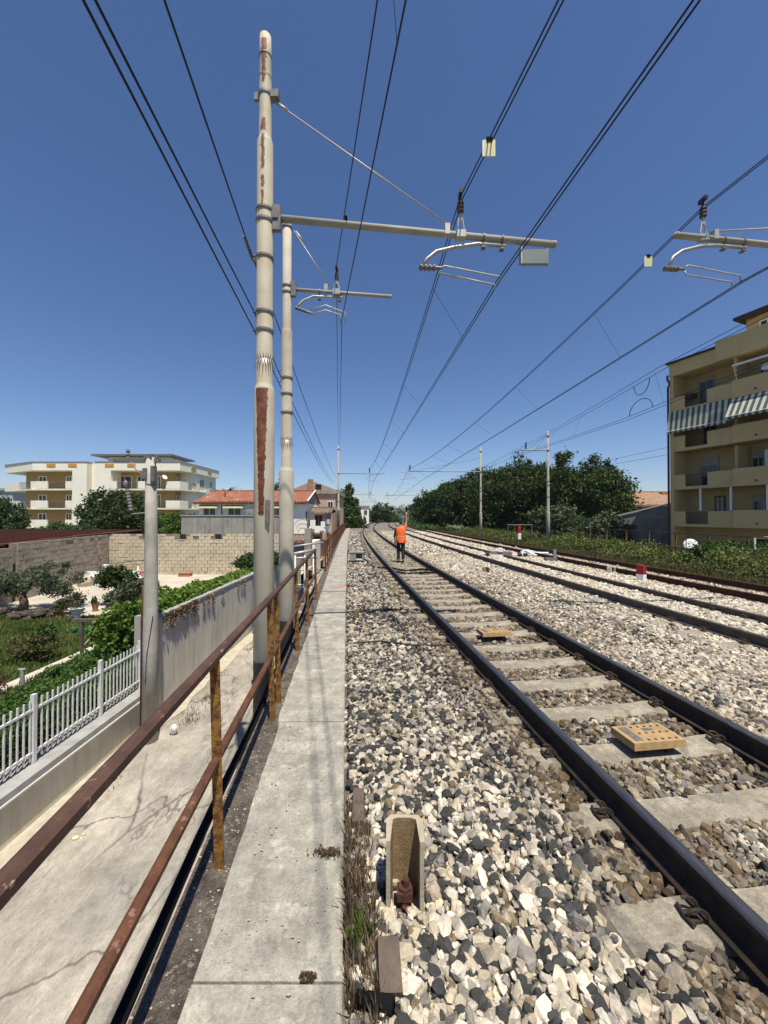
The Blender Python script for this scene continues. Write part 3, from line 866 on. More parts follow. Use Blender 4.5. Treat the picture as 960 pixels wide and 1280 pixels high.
# ================================================================== MASTS
def rust_mask(spec):
    """paint flaked to rust in given height bands on the side facing the street"""
    def f(nt, mp, out):
        tc = nt.nodes.new('ShaderNodeTexCoord'); sp = nt.nodes.new('ShaderNodeSeparateXYZ')
        nt.links.new(tc.outputs['Object'], sp.inputs[0])
        X, Yc, Z = sp.outputs
        n1 = noisen(nt, tc.outputs['Object'], 15, 6, .7)
        xx = mathn(nt, 'ABSOLUTE', mathn(nt, 'ADD', X, mathn(nt, 'MULTIPLY', mathn(nt, 'SUBTRACT', n1, .5), .085)))
        front = rangen(nt, Yc, -.02, -.03)
        tot = None
        for (za, zb_, wa, wb) in spec:
            w = rangen(nt, Z, za, zb_, wa, wb)
            inside = mathn(nt, 'MULTIPLY', rangen(nt, Z, za, za + .03), rangen(nt, Z, zb_ - .03, zb_, 1, 0))
            d = mathn(nt, 'SUBTRACT', w, xx)
            k = mathn(nt, 'MULTIPLY', rangen(nt, d, 0.0, .006), inside)
            tot = k if tot is None else mathn(nt, 'MAXIMUM', tot, k)
        tot = mathn(nt, 'MULTIPLY', tot, front)
        out = mixn(nt, rangen(nt, noisen(nt, tc.outputs['Object'], 2.2, 6, .7), .6, .75, 0, .5), out, (.36, .31, .25))
        out = mixn(nt, rangen(nt, noisen(nt, tc.outputs['Object'], 16, 2, .5), .76, .79, 0, 1), out, (.2, .1, .07))
        halo = mathn(nt, 'MULTIPLY', mathn(nt, 'MULTIPLY', rangen(nt, mathn(nt, 'SUBTRACT', .13, xx), -.02, .06, 0, .5), front), mathn(nt, 'MULTIPLY', rangen(nt, noisen(nt, tc.outputs['Object'], 3.5, 5, .7), .45, .7), rangen(nt, Z, 4.2, 6.6, 0.3, 1)))
        out = mixn(nt, halo, out, (.36, .24, .15))
        rc = nt.nodes.new('ShaderNodeMix'); rc.data_type = 'RGBA'; nt.links.new(rangen(nt, noisen(nt, tc.outputs['Object'], 11, 6, .7), .4, .62), rc.inputs['Factor'])
        rc.inputs['A'].default_value = (.075, .026, .016, 1); rc.inputs['B'].default_value = (.19, .062, .03, 1)
        out = mixn(nt, tot, out, rc.outputs['Result'])
        lowc = rangen(nt, mathn(nt, 'ADD', Z, mathn(nt, 'MULTIPLY', n1, .12)), 3.05, 3.03)  # parapet shadow painted dark onto the mast foot, with a sharp upper edge
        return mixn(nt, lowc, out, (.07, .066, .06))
    return f
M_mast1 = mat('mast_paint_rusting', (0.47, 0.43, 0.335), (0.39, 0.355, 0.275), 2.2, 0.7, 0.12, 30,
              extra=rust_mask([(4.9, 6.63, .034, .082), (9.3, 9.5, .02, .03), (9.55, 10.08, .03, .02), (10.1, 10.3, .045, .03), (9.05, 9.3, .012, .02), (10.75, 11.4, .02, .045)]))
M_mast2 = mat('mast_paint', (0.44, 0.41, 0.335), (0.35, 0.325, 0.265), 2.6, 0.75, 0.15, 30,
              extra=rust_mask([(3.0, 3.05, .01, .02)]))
M_mastr = mat('mast_grey_paint', (0.36, 0.34, 0.285), (0.29, 0.27, 0.225), 2.6, 0.7)

def ring(mb, c, r, w=.035, th=.012, n=20):
    c = Vector(c)
    pts = []
    mb.tube([c - Vector((0, 0, w / 2)), c + Vector((0, 0, w / 2))], r + th, n)
def spikes(mb, c, r, n=22):
    c = Vector(c)
    for k in range(n):
        a = 2 * math.pi * k / n + random.uniform(-.05, .05)
        d = Vector((math.cos(a), math.sin(a), 0))
        p = c + d * r
        mb.add([p + Vector((-d.y, d.x, 0)) * .014, p - Vector((-d.y, d.x, 0)) * .014, p + d * .05 + Vector((0, 0, -.11))], [(0, 1, 2), (2, 1, 0)])
        mb.add([p + Vector((-d.y, d.x, 0)) * .010, p - Vector((-d.y, d.x, 0)) * .010, p + d * .04 + Vector((0, 0, .07))], [(0, 1, 2)])
def insulator(mb, a, b, r, sheds=4, core=.4):
    a, b = Vector(a), Vector(b)
    pts, rs = [], []
    for i in range(sheds):
        for f, q in ((0, core), (.25, 1.0), (.55, .95), (.8, core)):
            pts.append(a.lerp(b, (i + f) / sheds)); rs.append(r * q)
    pts.append(b); rs.append(r * core)
    mb.tube(pts, rs, 10)
def shaft(t, base, steps, m, seg=24):
    """steps: (z, radius) list; short cones at each change of radius"""
    pts, rs = [], []
    for i, (z, r) in enumerate(steps):
        if i and rs[-1] != r:
            pts.append((base.x, base.y, z + .07)); rs.append(r)
        else:
            pts.append((base.x, base.y, z)); rs.append(r)
    mb = MB().tube(pts, rs, seg)
    o = mb.build('shaft', m, t, smooth=True)
    for f in o.data.polygons:
        f.use_smooth = len(f.vertices) == 4 and abs(f.normal.z) < .1
    return o
PD = Vector((.99, .125, 0)).normalized()

def cantilever(t, base, z, a, b, r, ins_at, ins_top, stay_from, arm_side=None, hang=None):
    """boom from a to b along PD; parts of the mast"""
    A = base + PD * a; A.z = z; B = base + PD * b; B.z = z
    mb = MB().tube([A, B], r, 14)
    mb.tube([B - PD * .02, B + PD * .012], r * 1.08, 14)
    boom = mb.build('boom', M_mast1, t, smooth=False)
    for f in boom.data.polygons: f.use_smooth = len(f.vertices) == 4
    boom.data.materials[0] = M_mastr
    return boom
# ---- mast one
base = Vector((-1.625, 5.2, -3.0))
m1 = thing('catenary_mast', base, 'tall cream mast with long rust streak and boom over the nearest track', 'mast', 'catenary masts')
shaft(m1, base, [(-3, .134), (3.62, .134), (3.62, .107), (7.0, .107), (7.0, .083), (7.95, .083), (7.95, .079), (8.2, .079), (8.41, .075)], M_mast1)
mb = MB()
for z in (7.66,): ring(mb, (base.x, base.y, z), .083)
for z in (8.2, 7.9): ring(mb, (base.x, base.y, z), .079, .02, .006)
for z in (6.07, 5.92, 5.42): ring(mb, (base.x, base.y, z), .107, .03, .014)
for z in (4.67, 4.42): ring(mb, (base.x, base.y, z), .107, .03, .014)
for z in (7.66, 6.0): mb.box((base.x + .08, base.y - .05, z - .05), (base.x + .19, base.y + .05, z + .05))
mb.box((base.x + .10, base.y - .035, 5.80), (base.x + .22, base.y + .035, 6.14))
mb.box((base.x - .15, base.y - .02, 7.60), (base.x - .09, base.y + .02, 7.70))
mb.build('clamp_band', M_galvd, m1)
MB().box((base.x + .06, base.y - .145, 1.80), (base.x + .115, base.y - .12, 2.12)).build('dark_plate', M_galvd, m1)
mb = MB(); spikes(mb, (base.x, base.y, 4.02), .108); mb.build('anti_climb_spikes', M_galv, m1)
bz = 5.99
def full_cantilever(t, base, bz, blen, rB, ins_off, stay_z, arm, inspts, steady, sgn=1.0, small=False):
    """boom, stay rod, post insulator, registration arm and two steady arms of one mast"""
    D = PD * sgn
    q = lambda s, dz=0, dy=0: Vector((base.x, base.y, bz + dz)) + D * s + Vector((0, dy, 0))
    mb = MB().tube([q(.16), q(blen)], rB, 14); mb.tube([q(blen - .03), q(blen + .012)], rB * 1.1, 14)
    b_ = mb.build('boom', M_mastr, t, smooth=True)
    mb = MB().tube([q(.13, stay_z), q(ins_off - .14, .12)], .011, 6)
    mb.tube([q(.16, stay_z - .01), q(.30, stay_z - (stay_z - .1) * .17 / ins_off * 1.0)], .02, 6)
    mb.build('stay_rod', M_galv, t, smooth=True)
    mb = MB(); k = .75 if small else 1
    mb.box(q(ins_off - .2, -.02) - Vector((.035, .05, 0)), q(ins_off - .2, .13) + Vector((.035, .05, 0)))
    for s in (-.05, .05):
        mb.tube([q(ins_off + s, -.04), q(ins_off + s, .10), q(ins_off + s * .5, .26 * k)], .014, 6)
    mb.box(q(ins_off - .07, .0) - Vector((0, .05, .05)), q(ins_off + .07, .05) + Vector((0, .05, 0)))
    mb.tube([q(ins_off, .22 * k), q(ins_off, .34 * k)], .02, 8)
    mb.build('insulator_bracket', M_galv, t)
    mb = MB(); insulator(mb, q(ins_off, .33 * k), q(ins_off, .50 * k), .052 * k, 3, .75)
    mb.tube([q(ins_off, .5 * k), q(ins_off, .62 * k)], .018, 8)
    mb.box(q(ins_off, .58 * k) - Vector((.025, .07, 0)), q(ins_off, .64 * k) + Vector((.025, .07, 0)))
    mb.build('insulator', M_brownins, t)
    # registration arm: bent pipe below the boom
    mb = MB().tube([q(u_, v_) for u_, v_ in arm], .026 if not small else .021, 10)
    mb.build('registration_arm', M_galv, t, smooth=True)
    mb = MB(); e1 = arm[-1][0]; e2 = arm[-2][0]
    for s in (e1 + (e2 - e1) * .12, e1 + (e2 - e1) * .8):
        mb.tube([q(s, -.17), q(s, .08)], .012, 6); mb.tube([q(s - .012, 0), q(s + .012, 0)], rB + .012, 12)
        mb.box(q(s, -.15) - Vector((.03, .04, .01)), q(s, -.15) + Vector((.03, .04, .01)))
    mb.build('arm_clamp', M_galvd, t)
    (sa, za), (sb, zb2) = inspts
    mb = MB(); insulator(mb, q(sa, za), q(sa + (sb - sa) * .75, za + (zb2 - za) * .75), .046 if not small else .036, 4, .6); mb.tube([q(sa + (sb - sa) * .7, za + (zb2 - za) * .7), q(sb, zb2)], .024, 8)
    mb.build('arm_insulator', M_galvd, t)
    for pl in steady:
        MB().tube([q(u_, v_) for u_, v_ in pl], .012, 6).build('steady_arm', M_galv, t, smooth=True)
# boom right end at px 690: ratio .4375
blen1 = 4.22
full_cantilever(m1, base, bz, blen1, .047, 2.76, 1.60, [(2.2, -.50), (2.26, -.385), (2.40, -.264), (2.67, -.18), (3.02, -.10), (3.44, -.095)],
    [(2.15, -.515), (2.48, -.50)], [[(2.46, -.50), (2.52, -.464), (3.36, -.556), (3.38, -.60)], [(2.46, -.53), (2.42, -.574), (3.276, -.68), (3.29, -.75)]])
# hanging grey plate under the boom end
mb = MB()
q = lambda s, dz: Vector((base.x, base.y, bz + dz)) + PD * s
for s in (3.69, 4.09): mb.box(q(s, -.34) - Vector((.008, .02, 0)), q(s, -.03) + Vector((.008, .02, 0)))
mb.build('hanger', M_galv, m1)
MB().box(q(3.68, -.33) - Vector((0, .004, 0)), q(4.10, -.12) + Vector((0, .004, 0))).build('grey_plate', M_plateg, m1)
mb = MB().box(q(3.0 - 1.9, .045) - Vector((.02, .03, 0)), q(3.0 - 1.9, .11) + Vector((.02, .03, 0))); mb.build('boom_bracket', M_black, m1)

# ---- mast two
base2 = Vector((-1.83, 7.2, -3.0))
m2 = thing('catenary_mast', base2, 'second cream mast right behind the rust streaked one, with a short boom', 'mast', 'catenary masts')
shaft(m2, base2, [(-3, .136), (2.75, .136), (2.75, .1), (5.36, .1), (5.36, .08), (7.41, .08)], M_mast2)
mb = MB()
for z, r_ in ((7.36, .08), (6.24, .08), (6.12, .08), (4.5, .1), (4.2, .1), (3.85, .1)): ring(mb, (base2.x, base2.y, z), r_, .03, .013)
mb.box((base2.x + .07, base2.y - .04, 6.05), (base2.x + .17, base2.y + .04, 6.32))
mb.build('clamp_band', M_galvd, m2)
mb = MB(); spikes(mb, (base2.x, base2.y, 3.33), .10); mb.build('anti_climb_spikes', M_galv, m2)
full_cantilever(m2, base2, 6.19, 1.98, .034, .93, 1.12, [(.19, -.33), (.22, -.28), (.31, -.19), (.49, -.10), (1.05, -.085)], [(.154, -.34), (.45, -.43)],
    [[(.443, -.36), (.722, -.255), (1.09, -.375), (1.10, -.57)], [(.443, -.455), (.722, -.35), (1.0, -.425), (1.01, -.58)]], small=True)

# ---- distant and right-hand masts
def far_mast(base, top, label, boom_to=None, bz=6.3, mat_=None, ins=None, r=.13, arm=True):
    t = thing('catenary_mast', base, label, 'mast', 'catenary masts')
    shaft(t, base, [(base.z, r), (2.2, r), (2.2, r * .78), (5.0, r * .78), (5.0, r * .62), (top, r * .6)], mat_ or M_mastr, 12)
    mb = MB()
    for z in (top - .3, bz, 4.6, 4.3, 3.4): ring(mb, (base.x, base.y, z), r * .8, .05, .02, 10)
    mb.build('clamp_band', M_galvd, t)
    if boom_to is not None:
        B = Vector((boom_to, base.y + (boom_to - base.x) * .06, bz))
        A = Vector((base.x, base.y, bz))
        MB().tube([A, B], .05, 8).build('boom', M_mastr, t, smooth=True)
        if ins is not None:
            f = (ins - base.x) / (boom_to - base.x)
            I = A.lerp(B, f); st = Vector((base.x, base.y, min(top - .15, bz + 1.3)))
            MB().tube([st, A.lerp(B, f * .93)], .014, 5).build('stay_rod', M_galvd, t)
            mb = MB(); insulator(mb, I + Vector((0, 0, .1)), I + Vector((0, 0, .6)), .08, 3, .5); mb.build('insulator', M_brownins, t)
            s = 1 if boom_to > base.x else -1
            if arm:
                mb = MB().tube([I + Vector((s * .9, 0, -.1)), I + Vector((s * .1, 0, -.2)), I + Vector((-s * .5, 0, -.6)), I + Vector((s * .9, 0, -.8))], .022, 6)
                mb.build('registration_arm', M_galvd, t)
    return t
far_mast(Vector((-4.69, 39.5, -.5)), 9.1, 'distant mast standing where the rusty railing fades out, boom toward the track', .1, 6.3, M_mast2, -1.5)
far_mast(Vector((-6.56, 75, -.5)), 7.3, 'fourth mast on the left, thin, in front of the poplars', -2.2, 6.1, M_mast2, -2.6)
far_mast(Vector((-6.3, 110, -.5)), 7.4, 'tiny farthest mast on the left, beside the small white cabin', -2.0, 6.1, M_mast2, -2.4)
far_mast(Vector((9.25, 36.7, -.5)), 8.4, 'left one of the two grey masts before the big dark trees', 2.3, 6.15, None, 2.45)
far_mast(Vector((12.7, 29.7, -.6)), 8.4, 'right one of the two grey masts before the big dark trees', 10.5, 7.0, None, 10.95, arm=False)
far_mast(Vector((8.3, 82, -.5)), 8.4, 'small distant mast at the left end of the dark trees', .2, 6.3, None, .7)
base3 = Vector((12.9, 7.05, -.8))
m3 = thing('catenary_mast', base3, 'mast just outside the right edge, its boom reaching over the second track', 'mast', 'catenary masts')
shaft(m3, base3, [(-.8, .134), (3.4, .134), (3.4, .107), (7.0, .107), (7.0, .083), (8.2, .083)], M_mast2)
# boom B: left end at px 848 -> (4.7, 6.1)
full_cantilever(m3, base3, 6.33, 8.37, .047, 7.885, 1.2, [(8.50, -.50), (8.42, -.35), (8.266, -.24), (7.95, -.14), (7.63, -.095), (7.11, -.09)],
    [(8.58, -.54), (8.24, -.53)], [[(8.22, -.50), (8.16, -.46), (7.22, -.55), (7.21, -.66)], [(8.22, -.56), (8.2, -.61), (7.38, -.665), (7.37, -.77)]], sgn=-1)

# ================================================================== OVERHEAD LINES
def lerp_path(path, Y):
    for a, b in zip(path[:-1], path[1:]):
        if a.y <= Y <= b.y:
            t = (Y - a.y) / (b.y - a.y); return a.lerp(b, t)
    return path[-1] if Y > path[-1].y else path[0]
def sagged(sup, sag, step=2.0):
    out = []
    for i, (a, b) in enumerate(zip(sup[:-1], sup[1:])):
        n = max(3, int((b - a).length / step))
        for k in range(n):
            t = k / n; p = a.lerp(b, t); L_ = (b - a).length
            p.z -= sag * (L_ / 35) ** 2 * 4 * t * (1 - t); out.append(p)
    out.append(sup[-1].copy()); return out
def line(name, label, mess, cont, sagm=.8, twin=True, drop=4.5, drop_from=-10, drop_to=70, rad=.0085, sp=.045):
    t = thing(name, (mess[0].x, mess[0].y, 0), label, 'overhead line', 'overhead contact lines')
    M = sagged(mess, sagm); C = sagged(cont, .05)
    for s in ((-sp / 2, sp / 2) if twin else (0,)):
        MB().tube([p + Vector((s, 0, 0)) for p in M], rad, 5).build('messenger_wire', M_wire, t)
        MB().tube([p + Vector((s, 0, 0)) for p in C], rad, 5).build('contact_wire', M_wire, t)
    y = drop_from; 
    while y < drop_to:
        a, b = lerp_path(M, y), lerp_path(C, y)
        if (a - b).length > .08:
            MB().tube([a, b], .0035 if y < 20 else .006, 4).build('dropper', M_wire, t)
        y += drop * random.uniform(.85, 1.15)
    return t, M, C
def ext(p, q, Y):                      # run the line through p and q on to depth Y
    t = (Y - p.y) / (q.y - p.y); return p + (q - p) * t
a1 = P(687, 0, 3.44); b1 = P(578, 243, 5.5)
c1 = P(868, 0, 2.57); d1 = P(624, 349, 5.66)
lineA, MA, CA = line('contact_line', 'twin overhead wires with droppers above the nearest track',
     [ext(b1, a1, -30), b1, P(462, 585, 40.2), P(460, 616, 75.5), P(473, 630, 110), P(487, 637, 150)],
     [ext(d1, c1, -30), d1, P(467, 601, 40.2), P(461, 622, 75.5), P(472, 631, 110), P(486, 637, 150)], drop_from=7.5, drop_to=70)
b2 = P(883, 256, 6.2); a2 = P(960, 187, 5.2)
d2 = P(931, 350, 6.1); c2 = P(960, 334, 5.72)
line('contact_line', 'twin overhead wires held by the boom at the right edge, above the second track',
     [ext(b2, a2, -30), b2, P(511, 586, 36.9), P(484, 618, 81), P(492, 632, 130)],
     [ext(d2, c2, -30), d2, P(531, 598, 36.9), P(492, 625, 81), P(494, 634, 130)], drop_from=9, drop_to=60)
lineC, MC, CC = line('contact_line', 'overhead wires of the farthest track passing in front of the ochre apartment block',
     [ext(P(829, 459, 11.6), P(960, 389, 9.1), -10), P(829, 459, 11.6), P(657, 557, 29.7), P(560, 600, 62)],
     [ext(P(780, 525, 13.75), P(960, 452, 9.1), -10), P(780, 525, 13.75), P(640, 572, 29.7), P(556, 604, 62)], sagm=.25, twin=True, drop=6, drop_from=12, drop_to=40, rad=.008, sp=.25)
for (px, py, Y, r_) in ((798, 484, 13, .26), (817, 503, 12.8, -.2)):
    W_ = MC if r_ > 0 else CC
    pts = []
    for t in np.linspace(.0, math.pi, 14):
        b_ = lerp_path(W_, Y - .5 * math.cos(t)); pts.append(b_ + Vector((.12 if r_ > 0 else -.12, 0, (-1 if r_ > 0 else 1) * math.sin(t) * .42)))
    o = MB().tube(pts, .012, 6).build('jumper_loop', M_wire)
    tag(o, 'hanging jumper cable loop between the wires left of the ochre block' if r_ > 0 else 'arched jumper cable loop on the lower wire left of the ochre block', 'cable')
# wires anchored past mast two
a, b = P(468, 0, 3.56), P(420, 331, 7.36)
c_, d_ = P(505, 0, 2.8), P(427, 398, 7.4)
line('anchor_line', 'two dark wires running over mast two to the distant left mast',
     [ext(b, a, -30), b, P(423, 576, 39.4)], [ext(d_, c_, -30), d_, P(424, 590, 39.4)], sagm=.25, twin=False, drop=90, drop_from=3, drop_to=8, rad=.008)
# feeders on the street side of the masts
def wire(name, label, sup, sag, r=.009, group=None, cat='wire'):
    return tag(MB().tube(sagged(sup, sag, 1.5), r, 6).build(name, M_wire), label, cat, group)
f1 = P(317, 389, 5.2); f2 = P(317, 412, 5.2); f3 = P(314, 318, 5.2)
g1 = P(347, 462, 7.2); g2 = P(347, 476, 7.2); g3 = P(347, 405, 7.2)
wire('feeder_wire', 'upper wire of the pair clamped to the street side of the two near masts', [ext(f1, P(135, 0, 2.07), -25), f1, g1, P(418, 601, 39.5)], .5, group='feeder wires on the street side of the masts')
wire('feeder_wire', 'lower wire of the pair clamped to the street side of the two near masts', [ext(f2, P(121, 0, 2.00), -25), f2, g2, P(418, 604, 39.5)], .5, group='feeder wires on the street side of the masts')
wire('feeder_wire', 'single top wire left of the near mast, crossing the sky alone', [ext(f3, P(212, 0, 2.63), -25), f3, g3, P(421, 597, 39.5)], .5, group='feeder wires on the street side of the masts')
wire('power_cable', 'upper of two thin cables between the dark trees and the ochre block', [P(836, 559, 27.5), P(757, 576, 32), P(685, 592, 38)], .05, .012)
wire('power_cable', 'lower of two thin cables between the dark trees and the ochre block', [P(836, 568, 27.5), P(757, 582, 32), P(685, 597, 38)], .05, .012)
mb = MB()
for (c, z) in ((f1, 0), (f2, 0), (f3, 0)):
    mb.tube([c + Vector((-.02, 0, 0)), c + Vector((.11, 0, .01))], .014, 8)
mb.tube([f3 + Vector((-.03, -.22, .12)), f3 + Vector((0, 0, -.02)), f3 + Vector((.06, .05, -.1))], .022, 8)
mb.build('wire_clamp', M_galvd, m1)
mb = MB()
for c in (g1, g2): mb.tube([c, c + Vector((.12, 0, .0))], .014, 8)
mb.build('wire_clamp', M_galvd, m2)
# tags hanging on wires
def plate(px, py, w, h, Y, m, label, edge=None):
    c = P(px, py, Y); s = Y / 480
    t = thing('wire_tag', c + Vector((0, 0, -h * s)), label, 'tag')
    MB().box(c + Vector((-w * s / 2, -.003, -h * s)), c + Vector((w * s / 2, .003, 0))).build('plate', m, t)
    mb = MB(); mb.box(c + Vector((-w * s * .25, -.012, -.02)), c + Vector((w * s * .25, .012, .03))); mb.build('clip', M_black, t)
    mb = MB(); mb.box(c + Vector((-w * s / 2 - .012, -.006, -h * s)), c + Vector((-w * s / 2, .006, -.01))); mb.build('rim', M_white, t)
    return t
def at_row(path, row):
    best = None
    for a, b in zip(path[:-1], path[1:]):
        if a.y > .5:
            for k in range(20):
                p = a.lerp(b, k / 20)
                d = abs(HY - (p.z - CZ) / p.y * 480 - row)
                if best is None or d < best[0]: best = (d, p.copy())
    return best[1]
p = at_row(MA, 170)
plate(p.x / p.y * 480 + 480, 170, 15, 21, p.y, M_plate, 'pale yellow square plate clipped to the wires over the nearest track')
t = plate(813, 318, 9, 13, 7.2, M_plate, 'small white and yellow tag on the wires left of the right-hand boom')
# ================================================================== STREET SIDE, LEFT
WX = -5.6
def window_at(M, parent, s0, s1, z0, z1, d, fr=.07, fm=None, gm=None, shutter=0.0, mull=True, out=-1):
    """frame, sill and pane of one window on the wall plane d of a facade frame M (s, d, z)"""
    fm = fm or M_white; gm = gm or M_glass
    mb = MB()
    for a, b in (((s0, d + out * .07, z0), (s0 + fr, d, z1)), ((s1 - fr, d + out * .07, z0), (s1, d, z1)),
                 ((s0 + fr, d + out * .07, z1 - fr), (s1 - fr, d, z1)), ((s0 + fr, d + out * .07, z0), (s1 - fr, d, z0 + fr))):
        lo = tuple(min(p, q) for p, q in zip(a, b)); hi = tuple(max(p, q) for p, q in zip(a, b))
        mb.box(lo, hi, M)
    if mull:
        c = (s0 + s1) / 2; mb.box((c - fr * .4, min(d, d + out * .055), z0 + fr), (c + fr * .4, max(d, d + out * .055), z1 - fr), M)
    f = mb.build('window', fm, parent)
    y0, y1 = sorted((d + out * .004, d + out * .025))
    MB().box((s0 + fr, y0, z0 + fr), (s1 - fr, y1, z1 - fr), M).build('pane', gm, f)
    if shutter:
        y0, y1 = sorted((d + out * .03, d + out * .05))
        MB().box((s0 + fr, y0, z1 - fr - (z1 - z0) * shutter), (s1 - fr, y1, z1 - fr), M).build('roller_shutter', M_shutter, f)
    return f
def block_wall(name, label, A, B, z0, z1, mblock, mjoint, bl=.42, bh=.245, depth=.35, side=1, jag=.0, holes=()):
    """thing > wall_core, blocks (joined, real depth). holes: (s, z, w, h) dark openings"""
    A, B = Vector((*A, 0)), Vector((*B, 0)); D = (B - A); L_ = D.length; D.normalize()
    n = Vector((D.y, -D.x, 0)) * side
    M = Matrix(((D.x, -n.x, 0, A.x), (D.y, -n.y, 0, A.y), (0, 0, 1, 0), (0, 0, 0, 1)))
    t = thing(name, (A + B) / 2 + Vector((0, 0, z0)), label, 'wall')
    MB().box((0, .02, z0), (L_, depth, z1 - .03), M).build('wall_core', mjoint, t)
    mb = MB(); row = 0; z = z0
    while z < z1 - .04:
        h = min(bh, z1 - z); s = -(row % 2) * bl * .5
        while s < L_:
            a = max(s + .008, 0); b = min(s + bl * random.uniform(.92, 1.0) - .006, L_)
            ok = b - a > .05
            for (hs, hz, hw, hh) in holes:
                if a < hs + hw and b > hs and z < hz + hh and z + h > hz: ok = False
            if ok and not (z + h > z1 - .26 and random.random() < jag):
                d = random.uniform(-.012, .014)
                mb.box((a, -.012 + d, z + .006), (b, .03, z + h - .008), M)
            s += bl
        z += bh; row += 1
    o = mb.build('blocks', mblock, t); o['kind'] = 'stuff'
    for (hs, hz, hw, hh) in holes:
        mb = MB(); mb.box((hs, -.005, hz), (hs + hw, .018, hz + hh), M); h_ = mb.build('opening', M_dark, t)
        MB().box((hs - .05, -.03, hz - .06), (hs + hw + .05, .0, hz - .0), M).build('ledge', mblock, h_)
    return t

# lower garden wall with ledge, upper street wall
t = thing('garden_wall', (WX, 6, -3), 'low cream retaining wall below the white picket fence', 'wall')
MB().box((WX - .5, -4, -3.1), (WX, 9.3, -2.27)).build('wall_face', M_wall_low, t)
MB().box((WX - .5, -4, -2.268), (WX + .09, 9.3, -2.16)).build('cap', M_cap, t)
MB().box((WX + .0, -4, -2.30), (WX + .105, 9.3, -2.272)).build('drip_edge', M_white, t)
t = thing('street_wall', (WX, 17, -3), 'tall stained concrete wall with ivy behind it, along the street', 'wall')
for a in np.arange(9.45, 25.8, 1.5):
    b = min(a + 1.485, 25.9)
    MB().box((WX - .22, a, -3.1), (WX + random.uniform(-.006, .006), b, -.62)).build('wall_panel', M_wall, t)
MB().box((WX - .25, 9.4, -.618), (WX + .03, 25.95, -.56)).build('cap', M_cap, t)
MB().box((WX - .30, 9.1, -3.1), (WX + .04, 9.40, -.46)).build('pillar', M_greyw, t)
# dry tufts hanging over the wall
pts = []
for k in range(46):
    y = random.choice([random.uniform(9.6, 11.5), random.uniform(9.6, 22)]); L_ = random.uniform(.1, .5)
    for q in range(26): pts.append((WX + .05 + random.uniform(0, .05), y + random.gauss(0, .05 + .02 * q / 20), -.55 - L_ * random.random()))
tag(leaves('hanging_weeds', pts, .035, L_dry, elong=3.0, origin=(WX, 15, -.6)), 'dry brown weeds hanging over the top of the street wall', 'weeds')

# white picket fence
t = thing('picket_fence', (WX - .18, 4, -2.16), 'white metal picket fence on the ledge of the low garden wall', 'fence')
FX = WX - .18
first = None
mbp = MB().box((-.014, -.014, .06), (.014, .014, 1.04), taper=.0)
y = 2.0; posts = [2.0 + .04 + 1.45 * k for k in range(6)]; posts = [3.43, 4.9, 6.37, 7.86, 9.12]
for p in posts:
    if first is None:
        first = MB().box((FX - .032, p - .032, -2.16), (FX + .032, p + .032, -1.03)).build('post', M_fence, t); me_post = first; p0 = p
    else: clone(first, (0, p - p0, 0), t)
fp = None
yv = 2.2
k = 0
while yv < 9.05:
    if min(abs(yv - p) for p in posts) > .06:
        if fp is None:
            fp = MB().box((FX - .011, yv - .011, -2.10), (FX + .011, yv + .011, -1.12), taper=.0).build('picket', M_fence, t); y0p = yv
        else: clone(fp, (0, yv - y0p, 0), t)
    yv += .108
for z in (-1.98, -1.28): MB().box((FX - .018, 2, z - .018), (FX + .018, 9.1, z + .018)).build('rail', M_fence, t)

# street utility pole with brown conduit
pb = Vector((-5.12, 8.45, -3.0))
t = thing('utility_pole', pb, 'stout concrete utility pole with a broken lamp arm in front of the street wall', 'pole')
MB().tube([pb, pb + Vector((0, 0, 2.2)), pb + Vector((-.0, 0, 4.6)), pb + Vector((-.02, 0, 6.2))], [.165, .15, .125, .10], 20).build('shaft', mat('pole_concrete', (.43, .41, .36), (.32, .30, .26), 3, .95, .4, 40, extra=streaks((.2, .18, .15), .6)), t, smooth=True)
MB().tube([pb + Vector((-.19, -.02, .1)), pb + Vector((-.18, -.02, 2.8)), pb + Vector((-.16, -.02, 3.4))], .022, 8).build('conduit', M_rust, t, smooth=True)
mb = MB()
for z in (1.75, 3.55, 4.35, 5.6): mb.tube([pb + Vector((0, 0, z - .012)), pb + Vector((0, 0, z + .012))], .158 - z * .0075, 16)
mb.build('band', M_galvd, t)
MB().box((pb.x - .82, pb.y - .04, 3.10), (pb.x + .18, pb.y + .04, 3.17)).build('crossarm', M_galvd, t)
mb = MB(); 
for dx in (-.52, -.0, .12): insulator(mb, (pb.x + dx, pb.y, 3.16), (pb.x + dx, pb.y, 3.16 + (.22 if dx < -.3 else .07)), .045, 3, .6)
mb.build('insulator', M_galvd, t)
mb = MB(); mb.tube([pb + Vector((-.12, -.05, 5.75)), pb + Vector((-.32, -.08, 5.95)), pb + Vector((-.42, -.06, 6.1))], .012, 6); mb.box((pb.x - .12, pb.y - .14, 2.72), (pb.x - .03, pb.y - .05, 2.95)); mb.box((pb.x + .05, pb.y - .13, 2.66), (pb.x + .13, pb.y - .02, 3.0)); mb.box((pb.x - .11, pb.y - .1, 3.17), (pb.x + .05, pb.y + .1, 3.25)); mb.build('bracket', M_galvd, t)
mb = MB(); mb.tube([pb + Vector((-.1, -.05, 4.98)), pb + Vector((-.36, -.1, 4.95))], .02, 6); insulator(mb, pb + Vector((-.38, -.1, 5.02)), pb + Vector((-.46, -.12, 5.5)), .05, 7, .8); mb.ball(pb + Vector((-.49, -.12, 5.6)), (.05, .05, .09))
mb.build('lamp_arm', M_galvd, t)
